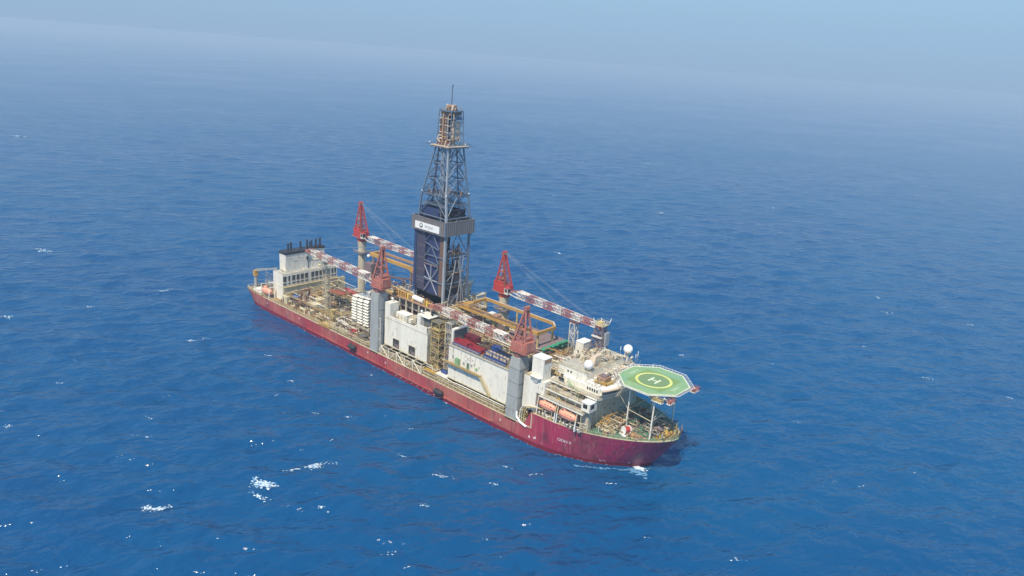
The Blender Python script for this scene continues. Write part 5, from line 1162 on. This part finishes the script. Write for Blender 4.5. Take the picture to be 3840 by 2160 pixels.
# ------------------------------------------------------------------ helideck
def helideck():
    cx, cy, ap, z = 107.4, 0.2, 10.85, 30.3; R = ap/math.cos(math.pi/8)
    P = [(cx+R*math.cos(math.pi/8+i*math.pi/4), cy+R*math.sin(math.pi/8+i*math.pi/4)) for i in range(8)]
    q = MB('heli_green'); q.prism(P, z-.5, z, 'warm_grey', 'heli_green'); Hd = q.build('helideck', ship, 'green octagonal helideck over the bow')
    def ring(r0, r1, zz, m, n=64):
        vs = []
        for i in range(n): a = 6.28318*i/n; vs += [(cx+r0*math.cos(a), cy+r0*math.sin(a), zz), (cx+r1*math.cos(a), cy+r1*math.sin(a), zz)]
        q.add(vs, [(2*i, 2*i+1, (2*i+3) % (2*n), (2*i+2) % (2*n)) for i in range(n)], m)
    q = MB('heli_net'); s = 6.6; q.add([(cx-s, cy-s, z+.01), (cx+s, cy-s, z+.01), (cx+s, cy+s, z+.01), (cx-s, cy+s, z+.01)], [(0, 1, 2, 3)], 'heli_net'); q.build('landing_net', Hd)
    q = MB('heli_yellow'); n = 64
    q.add([(cx+5.2*math.cos(6.28318*i/n), cy+5.2*math.sin(6.28318*i/n), z+.02) for i in range(n)], [tuple(range(n))], 'heli_dark')
    ring(5.2, 6.1, z+.025, 'heli_yellow')
    def bar(x0, x1, y0, y1, zz=z+.04, m='heli_white'): q.add([(x0, y0, zz), (x1, y0, zz), (x1, y1, zz), (x0, y1, zz)], [(0, 1, 2, 3)], m)
    bar(105.95, 106.6, -1.5, 2.3); bar(108.6, 109.25, -1.9, 2.1); bar(106.6, 108.6, -.05, .5)
    def word(s_, x0, y0, size, length):
        tv, tf = text_verts(s_, size); k = length/max(v[0] for v in tv); q.add([(x0-v[1], y0+v[0]*k, z+.04) for v in tv], [f for f in tf], 'heli_white')
    word('ODN II', 99.6, -1.5, 1.5, 4.6); word('ODN II', 116.2, -2.3, 1.5, 4.0)
    tv, tf = text_verts('D 22', 1.3); q.add([(102.8+v[1]*.5+v[0]*.45, -10.2+v[0]*.75-v[1]*.6, z+.04) for v in tv], tf, 'heli_white')
    q.build('deck_marking', Hd)
    q = MB('clean_white')           # rim and safety net frame
    Q = [(cx+(R+1.5)*math.cos(math.pi/8+i*math.pi/4), cy+(R+1.5)*math.sin(math.pi/8+i*math.pi/4)) for i in range(8)]
    for i in range(8):
        a, b = P[i], P[(i+1) % 8]; q.beam((a[0], a[1], z-.05), (b[0], b[1], z-.05), .34, .32, 'rim_cream')
        A_, B_ = Q[i], Q[(i+1) % 8]; q.tube((A_[0], A_[1], z+.25), (B_[0], B_[1], z+.25), .07, 'clean_white', 5)
        for k in range(8):
            t = k/8; q.tube((a[0]+(b[0]-a[0])*t, a[1]+(b[1]-a[1])*t, z-.15), (A_[0]+(B_[0]-A_[0])*t, A_[1]+(B_[1]-A_[1])*t, z+.25), .05, 'clean_white', 4)
    for i in range(8):
        a, b, A_, B_ = P[i], P[(i+1) % 8], Q[i], Q[(i+1) % 8]
        for u in (.33, .66): q.tube((a[0]+(A_[0]-a[0])*u, a[1]+(A_[1]-a[1])*u, z-.15+.4*u), (b[0]+(B_[0]-b[0])*u, b[1]+(B_[1]-b[1])*u, z-.15+.4*u), .03, 'warm_grey', 4)
    q.build('safety_net_frame', Hd)
    q = MB('warm_grey')             # under-deck girders
    for y in (-8.5, -4.2, 0, 4.2, 8.5): w2 = 10.3 if abs(y) < 5 else 7; q.beam((cx-w2, y, z-1.1), (cx+w2, y, z-1.1), .3, 1.1, 'warm_grey')
    for x in (98.5, 102.5, 107, 111.5, 116): w2 = 8.5 if 102 <= x <= 112 else 5.5; q.beam((x, -w2, z-1.2), (x, w2, z-1.2), .3, .9, 'cream')
    q.build('deck_girder', Hd)
    q = MB('clean_white')
    cols = ((102.8, -5.9, 12.4), (113.0, -7.6, 13.2), (111.3, 9.6, 13.2), (102.8, 9.6, 12.4))
    for x, y, zb in cols: q.tube((x, y, zb), (x, y, z-1.6), .27, 'white', 10)
    q.build('helideck_column', Hd)
    q = MB('white'); zz = 20.0
    for i in range(4): a, b = cols[i], cols[(i+1) % 4]; q.tube((a[0], a[1], zz), (b[0], b[1], zz), .13, 'cream', 6)
    q.tube((113, -7.6, 20), (111.3, 9.6, 28.6), .13, 'steel', 5); q.tube((111.3, 9.6, 20), (113, -7.6, 28.6), .13, 'steel', 5); q.tube((102.8, -5.9, 20), (96, -6, 27), .09, 'cream', 5); q.tube((102.8, 9.6, 20), (95.5, 8, 26), .16, 'white', 5)
    q.build('column_brace', Hd)
    for x0, x1, y0, y1, zz, m in ((117.9, 119.9, 5.2, 8.6, 28.6, 'faded_red'), (117.2, 118.8, -8.0, -4.9, 28.0, 'faded_red'), (112.5, 116.5, -9.4, -8.0, 28.0, 'yellow_cream')):
        q = MB(m); q.box(x0, x1, y0, y1, zz, zz+.15, 'clean_white'); q.rail([(x0, y0, zz+.15), (x1, y0, zz+.15), (x1, y1, zz+.15), (x0, y1, zz+.15), (x0, y0, zz+.15)], 1.2, .09, m, .8)
        q.box(x0+.5, x1-.6, y0+.7, y1-.9, zz+.15, zz+1.1, m); q.tube(((x0+x1)/2, y0+.6, zz+.2), ((x0+x1)/2, y0+.6, zz+1.7), .14, m, 6); q.beam((x0+.2, (y0+y1)/2, zz-.1), (x0-2, (y0+y1)/2, zz+1.2), .2, .3, 'clean_white')
        q.build('fire_monitor_platform', Hd)
    q = MB('warm_grey'); q.stair((100, -9.3, 24.5), (103.5, -11.2, 29.9), .9, 'warm_grey'); q.stair((98, 8.8, 26.4), (101, 10.8, 30), .9, 'clean_white'); q.build('access_stair', Hd)
helideck()

# ------------------------------------------------------------------ foredeck
def foredeck():
    q = MB('deck_green'); 
    q.build
    winch((105.2, -9.4, 12.9), 2.2, 1.35, 1.2, 'crane_red', 'clean_white'); winch((112.8, -2.2, 13.2), 2.4, 1.6, 1.3, 'mauve', 'mauve'); winch((108, 4, 13), 2.6, 1.2, 1.5, 'rust', 'cream'); winch((101.5, 7, 12.7), 2.4, 1.2, 0, 'rust', 'cream')
    q = MB('rust'); q.box(106.5, 110.4, -9.8, -7.6, 12.9, 13.8, 'bronze'); q.beam((107, -8.5, 13.5), (112, -7.5, 13.3), .5, .4, 'bronze'); q.build('anchor_windlass', ship)
    scatter(12, 96.5, 101.5, -15, -7, 12.45, 81, .7, ['cream', 'beige', 'yellow_cream', 'bronze'])
    scatter(10, 110.5, 116.5, -3.5, 5, 13.3, 83, .6, ['cream', 'yellow_cream', 'bright_yellow', 'yellow', 'beige'])
    scatter(8, 100, 110, 6, 11, 12.8, 85, .8, ['cream', 'rust', 'brown', 'beige', 'deck_green'])
    scatter(6, 98, 104, -4, 5, 12.5, 87, .8, ['cream', 'brown', 'mauve'])
    q = MB('yellow')                # yellow bow fittings
    for i in range(12):
        a = -1.0+i*.17; x = 116.6-abs(a)*2.2; y = a*6.4+1.2; q.tube((x, y, 13.6), (x, y, 14.8+.3*(i % 3)), .3, ['yellow', 'bright_yellow', 'yellow_cream', 'cream'][i % 4], 8)
    q.box(114.6, 117.2, -1.5, 2.0, 13.5, 14.4, 'yellow_cream'); q.tube((117.4, 1.2, 13.6), (117.4, 1.2, 18.2), .1, 'yellow_cream', 5); q.beam((114.5, -3.6, 13.5), (113.5, -5.2, 16.4), .35, .35, 'clean_white'); q.beam((115.1, -3.9, 13.5), (115.9, -4.6, 15.8), .3, .3, 'clean_white')
    q.build('bow_fitting', ship)
    q = MB('mauve'); q.box(99.5, 105, -3.5, 3.5, 12.5, 12.75, 'mauve'); q.box(101, 103.5, -2, 2, 12.75, 14.4, 'deck_green'); q.build('deck_hatch', ship)
    q = MB('yellow_cream'); q.rail([(116.5, 6.8, 13.9), (118.2, 4, 14), (119.1, .5, 14.1), (118.4, -3, 14)], 1.6, .09, 'bronze', .9); q.build('bow_pulpit', ship)
    # boat deck details
    for x in np.arange(76.5, 94, 1.5): q = MB('roof_grey'); q.box(x, x+1.0, -19.8, -18.9, 12.3, 13.2+.4*math.sin(x), rnd.choice(['roof_grey', 'clean_white', 'cream', 'steel', 'black'])); q.tube((x+.3, -19.9, 12.4), (x+.3, -19.9, 13.2), .1, 'cream'); q.sphere((x+.3, -19.9, 13.3), .28, 'clean_white', 8, 6); q.build('boat_deck_locker', ship)
foredeck()

# ------------------------------------------------------------------ lifeboats and davits
def lifeboat(loc, label):
    root = empty('lifeboat', loc); tag(root, label, 'lifeboat', 'enclosed orange lifeboats hanging along the starboard side')
    def loft(secs, m, name, cap=True):
        q = MB(m, loc); n = 16; vs = []; L_ = len(secs)
        for (x, wd, z0, z1) in secs:
            for i in range(n):
                a = 2*math.pi*i/n; c, s = math.cos(a), math.sin(a); e = .75
                vs.append((x*.87, wd*math.copysign(abs(c)**e, c), (z0+z1)/2+(z1-z0)/2*math.copysign(abs(s)**e, s)))
        q.add(vs, [(k*n+i, k*n+(i+1) % n, (k+1)*n+(i+1) % n, (k+1)*n+i) for k in range(L_-1) for i in range(n)], m, True)
        q.add(vs, [tuple(range(n)), tuple(range((L_-1)*n, L_*n))[::-1]], m)
        return q
    s = [(-4.2, .25, 0, .9), (-4.0, .8, -.45, 1.3), (-3.2, 1.3, -.9, 1.7), (-1.5, 1.5, -1.1, 1.95), (1.5, 1.5, -1.1, 1.95), (3.2, 1.3, -.9, 1.65), (4.0, .75, -.4, 1.2), (4.3, .2, .1, .8)]
    q = loft(s, 'orange', 'lifeboat_hull'); q.build('boat_hull', root, origin=loc)
    q = loft([(-3.0, .5, 1.5, 2.1), (-2.6, .8, 1.4, 2.7), (-1.4, .8, 1.4, 2.75), (-1.1, .5, 1.5, 2.1)], 'orange', 'x'); q.box(-2.5, -1.5, -.83, -.79, 1.95, 2.35, 'glass'); q.build('conning_hood', root, origin=loc)
    q = MB('boom_red', loc); q.beam((-3.4, -1.45, .35), (3.4, -1.45, .35), .12, .14, 'boom_red'); q.beam((-3.1, 0, -1.15), (3.2, 0, -1.15), .25, .3, 'boom_red'); q.build('rubbing_band', root, origin=loc)
    q = MB('glass', loc)
    for x in (-.4, .8, 2.0): q.cbox((x, -1.36, 1.15), (.5, .12, .3), 'glass')
    q.build('side_window', root, origin=loc)
    return root
def davit(x, z, ztop, m='cream'):
    q = MB(m)
    for dx in (-3.9, 3.9):
        q.beam((x+dx, -17.2, z), (x+dx, -17.2, ztop-.4), .4, .4, m); q.beam((x+dx, -17.2, ztop-.5), (x+dx, -19.9, ztop), .35, .4, m); q.tube((x+dx*.8, -19.7, ztop), (x+dx*.8, -19.7, ztop-1.4), .06, 'steel', 4)
        q.beam((x+dx, -20.4, z), (x+dx, -20.2, ztop-3.2), .28, .3, 'clean_white'); q.beam((x+dx, -20.2, ztop-3.2), (x+dx, -19.6, ztop), .25, .3, m)
    q.build('lifeboat_davit', ship)
for x, z, l in ((79.8, 16.1, 'orange enclosed lifeboat beside the forecastle, the one nearer the grey crane pedestal'), (88.4, 15.9, 'orange enclosed lifeboat beside the forecastle, the one nearer the bow'), (-99.8, 8.9, 'faded orange lifeboat at the stern beside the white aft deckhouse')):
    lifeboat((x, -19.0, z), l)
davit(79.8, 12.3, 19.0); davit(88.4, 12.3, 19.0); davit(-99.8, 6.5, 12.4, 'white')

# ------------------------------------------------------------------ loose cargo (top-level things)
def container(loc, L_, W_, Hh, m, label, cat='container', name='cargo_container', group=None, rz=0.0, open_top=False, inner='brown'):
    root = empty(name, loc, 0); tag(root, label, cat, group)
    q = MB(m, loc, rz); t = .12
    if open_top:
        q.box(-L_/2, L_/2, -W_/2, W_/2, 0, .2)
        for a, b, c, d in ((-L_/2, L_/2, -W_/2, -W_/2+t), (-L_/2, L_/2, W_/2-t, W_/2), (-L_/2, -L_/2+t, -W_/2+t, W_/2-t), (L_/2-t, L_/2, -W_/2+t, W_/2-t)): q.box(a, b, c, d, .2, Hh)
    else: q.box(-L_/2, L_/2, -W_/2, W_/2, 0, Hh)
    q.build('container_shell', root, origin=loc)
    q = MB(m, loc, rz); n = max(3, int(L_/.8))
    for i in range(n+1):
        x = -L_/2+L_*i/n
        for s in (-1, 1): q.box(x-.07, x+.07, s*W_/2-.07, s*W_/2+.07, .05, Hh+.06, m)
    for s in (-1, 1): q.box(-L_/2-.05, L_/2+.05, s*W_/2-.09, s*W_/2+.09, Hh, Hh+.14, m)
    for s in (-1, 1): q.box(s*L_/2-.08, s*L_/2+.08, -W_/2, W_/2, Hh, Hh+.14, m)
    q.build('frame', root, origin=loc)
    if open_top:
        q = MB(inner, loc, rz); g = random.Random(int(loc[0]*10))
        for i in range(8): q.tube((-L_*.45, -W_*.35+i*W_*.09, .5+.2*g.random()), (L_*.43, -W_*.35+i*W_*.09, .6+.2*g.random()), .12, g.choice([inner, 'bronze', 'mauve', 'beige']), 6)
        q.build('cargo_load', root, origin=loc)
    return root
Z = 23.0
container((34.6, -16.2, Z), 7.0, 2.5, 1.9, 'container_red', 'dark red cargo basket on the store house roof, nearest the stair towers', 'cargo basket', 'cargo_basket', open_top=True)
container((41.8, -15.8, Z), 6.4, 2.5, 1.6, 'container_red', 'dark red cargo basket in the middle of the store house roof, beside a blue one', 'cargo basket', 'cargo_basket', open_top=True)
container((34.8, -11.0, Z), 6.0, 2.6, 2.9, 'container_red', 'closed red container behind the red baskets on the store house roof')
container((38.5, -18.1, Z), 14.0, 1.0, .9, 'container_blue', 'long low blue cargo tray along the edge of the store house roof', 'cargo tray', 'cargo_tray', open_top=True, inner='steel')
container((43.4, -11.2, Z), 4.2, 2.4, 2.2, 'bronze', 'rust brown cargo basket beside the crane boom on the store house roof', 'cargo basket', 'cargo_basket', open_top=True, inner='beige')
container((47.6, -11.4, Z), 2.6, 2.4, 2.7, 'bright_blue', 'bright blue box container on the store house roof by the forward crane')
container((52.8, -12.6, Z), 6.4, 2.4, 1.8, 'mauve', 'purple grey cargo basket behind the tank rack on the store house roof', 'cargo basket', 'cargo_basket', open_top=True, inner='mauve')
container((53.0, -18.0, Z), 10.6, 1.2, 1.2, 'container_blue', 'dark blue cargo tray at the roof edge below the tank rack', 'cargo tray', 'cargo_tray', open_top=True, inner='steel')
container((-30.4, -18.2, 7.0), 3.4, 2.2, 2.8, 'crane_red', 'bright red container on the main deck below the white louvred stacks')
container((-24.2, -17.9, 7.0), 4.0, 2.4, 2.2, 'roof_grey', 'dark grey cargo box on the main deck beside the aft crane pedestal')
container((-84.5, -13.0, 6.5), 3.2, 2.8, 3.0, 'bright_blue', 'blue container on the aft deck in front of the white deckhouse')
container((-79.5, 14.8, 6.5), 6, 2.6, 2.6, 'container_red', 'red container on the port side of the aft deck')
container((-64, 15.6, 6.5), 6, 2.6, 2.6, 'crane_red', 'red container on the aft deck below the aft port crane boom')
container((-66, -17.4, 6.5), 5, 2.3, 2.2, 'cream', 'cream cargo box at the starboard rail of the aft deck')
tr = empty('tank_rack', (52, -15.4, Z)); tag(tr, 'dark blue rack holding six cream tanks on the store house roof', 'tank rack')
q = MB('container_blue'); 
for x in (47, 50.4, 53.8, 57.4): q.beam((x, -16.8, Z), (x, -16.8, Z+2.5), .16, .16, 'container_blue'); q.beam((x, -14.2, Z), (x, -14.2, Z+2.5), .16, .16, 'container_blue')
for y in (-16.8, -14.2):
    for z in (Z+.15, Z+2.5): q.beam((47, y, z), (57.4, y, z), .18, .22, 'container_blue')
q.build('rack_frame', tr, origin=(52, -15.4, Z))
for i in range(6):
    x = 47.9+i*1.72; q = MB('beige'); q.box(x-.68, x+.68, -16.5, -14.5, Z+.3, Z+2.0, 'beige'); q.tube((x, -15.5, Z+2.0), (x, -15.5, Z+2.25), .25, 'roof_grey', 8); q.build('tote_tank', tr, origin=(x, -15.5, Z+.3))

# riser joints stacked on the forward pipe deck
def riser_proto():
    root = empty('riser_joint', (47.6, 2.9, 22.9)); L0 = root.location.copy()
    q = MB('mauve', L0); q.tube((-9.6, 0, 0), (9.6, 0, 0), .47, 'mauve', 12)
    for x in (-7, -3.5, 0, 3.5, 7): q.tube((x-.12, 0, 0), (x+.12, 0, 0), .52, 'brown', 12)
    q.build('buoyancy_pipe', root, origin=L0)
    q = MB('green', L0); q.tube((9.6, 0, 0), (10.9, 0, 0), .60, 'green', 10, .5); q.tube((10.0, 0, 0), (10.3, 0, 0), .66, 'green', 8); q.tube((10.9, 0, 0), (11.2, 0, 0), .25, 'black', 8)
    for a in range(4): q.tube((9.8, .5*math.cos(a*1.57), .5*math.sin(a*1.57)), (11.0, .5*math.cos(a*1.57), .5*math.sin(a*1.57)), .11, 'deck_green', 5)
    q.build('end_cap', root, origin=L0)
    return root
P0 = riser_proto(); cnt = 0
for lay, (n, y0) in enumerate(((13, 2.9), (12, 3.55))):
    for i in range(n):
        o = P0 if cnt == 0 else copy_tree(P0); cnt += 1
        o.location = (47.6+rnd.uniform(-.35, .35), y0+i*1.3, 22.9+lay*1.12)
        tag(o, 'brown grey riser joint with green end cap in the stack on the forward pipe deck', 'riser joint', 'riser joints stacked on the forward pipe deck')
# drill pipe bundles, drums and tote tanks on the aft deck
for i, (x, y, z, m, lab) in enumerate(((-56, -3, 6.5, 'mauve', 'bundle of mauve drill pipe on the aft deck beside the tall lattice mast'), (-84, 9, 6.5, 'brown', 'bundle of brown drill pipe on the aft deck near the funnel'), (30, -2.8, 21.5, 'bronze', 'bundle of bronze pipe under the yellow gantry'))):
    r_ = empty('pipe_bundle', (x, y, z)); tag(r_, lab, 'pipe bundle'); q = MB(m, (x, y, z), 0)
    for k in range(5):
        for j in range(5-k): q.tube((-5, -1.2+j*.5+k*.25, .3+k*.43), (5, -1.2+j*.5+k*.25, .3+k*.43), .23, m, 7)
    q.build('drill_pipe', r_, origin=(x, y, z)); q = MB('yellow', (x, y, z)); 
    for xx in (-3, 3): q.box(xx-.1, xx+.1, -1.6, 1.7, 0, .1, 'yellow'); q.beam((xx, -1.6, .1), (xx, -.3, 2.5), .08, .08, 'yellow'); q.beam((xx, 1.5, .1), (xx, .3, 2.5), .08, .08, 'yellow')
    q.build('pipe_strap', r_, origin=(x, y, z))

# ------------------------------------------------------------------ denser pipework, rails and small machinery
for i, a in enumerate(((60, -90, -46, -19.5, 18, 6.7, 12, .09, .25), (34, -60, -18, -20, -12, 6.7, 12.5, .07, .18), (60, -14, 19, -11, 13, 26.5, 33, .06, .17), (40, 12, 24, -12, 4, 20, 31, .06, .15), (46, -45, -14, -4, 15, 19, 27, .08, .2),
                        (44, 18, 30, -19, -9, 7, 28, .06, .14), (34, 62, 80, -13, 8, 20, 28, .07, .18), (34, 78, 96, -12, 12, 26.5, 30.5, .04, .1), (26, 96.5, 103, -14, 6, 12.5, 16, .05, .14), (30, 108, 117, -6, 7, 13.4, 17, .05, .14), (30, 31, 61, -12, -7, 23, 27, .06, .15),
                        (24, 77, 93, -18, -15.7, 19.5, 25, .04, .09), (30, 20, 60, -6, 0, 21.5, 27, .07, .16), (24, 62, 75, -20.5, -17, 7, 12, .07, .16))):
    pipe_runs(a[0], a[1], a[2], a[3], a[4], a[5], a[6], 200+i, (a[7], a[8]), WARM)
scatter(24, -88, -46, -18, 14, 6.5, 301, .95, WARM)
scatter(14, 13, 24, -11, 4, 26.9, 303, .6, ['cream', 'yellow_cream', 'white', 'bronze'])
scatter(12, -58, -20, -19.3, -14.5, 6.6, 305, .8, WARM)
scatter(16, 77.5, 95, -3, 11.5, 29.45, 307, .5, ['cream', 'white', 'warm_grey', 'beige'])
scatter(10, 97, 110, -13, 8, 12.8, 309, .6, WARM)
scatter(10, 74.5, 95, -15.9, -14.8, 22.65, 311, .35, WARM)
scatter(10, -9, 17, -17.6, -11, 22.75, 313, .5, ['warm_grey', 'white', 'cream'])
scatter(8, -35, -26, -11, -4, 24.3, 315, .5, ['cream', 'yellow', 'bronze'])
scatter(8, -97.8, -91, -15, 13, 19.7, 317, .55, ['white', 'cream', 'warm_grey'])
q = MB('cream')      # rails round the central platforms
for z, a in ((24.35, ((68.3, -19.2), (74.2, -19.2))), (21.2, ((64, -10), (76, -10), (76, 8))), (26.2, ((70.5, -9.6), (82, -9.6)))):
    q.rail([(x, y, z) for x, y in a], 1.1, .07, 'cream', 1.4)
q.build('platform_railing', ship)
tower((73.2, -11.2, 12.3), 2.4, 3.0, 13, 'yellow_cream', 'stair_tower', .1)
tower((-46.5, -17.5, 6.5), 2.4, 2.2, 8, 'yellow_cream', 'stair_tower', .09)
tower((-14, -12.8, 6.5), 1.8, 1.6, 23, 'rust', 'stair_tower', .09)

scatter(10, 95.5, 99.5, -15, 12, 12.45, 401, .6, ['cream', 'beige', 'bronze', 'warm_grey', 'yellow_cream'])
scatter(8, 103, 111, -12, -4, 12.9, 403, .45, ['cream', 'yellow_cream', 'bronze'])
pipe_runs(26, 95.5, 112, -13, 10, 12.8, 15.5, 405, (.05, .13), WARM)
pipe_runs(22, 77, 95, -19.7, -18, 12.6, 15.2, 407, (.05, .12), ['cream', 'white', 'warm_grey', 'steel'])
pipe_runs(24, -118, -100, -18, 16, 6.8, 10, 409, (.05, .14), WARM)
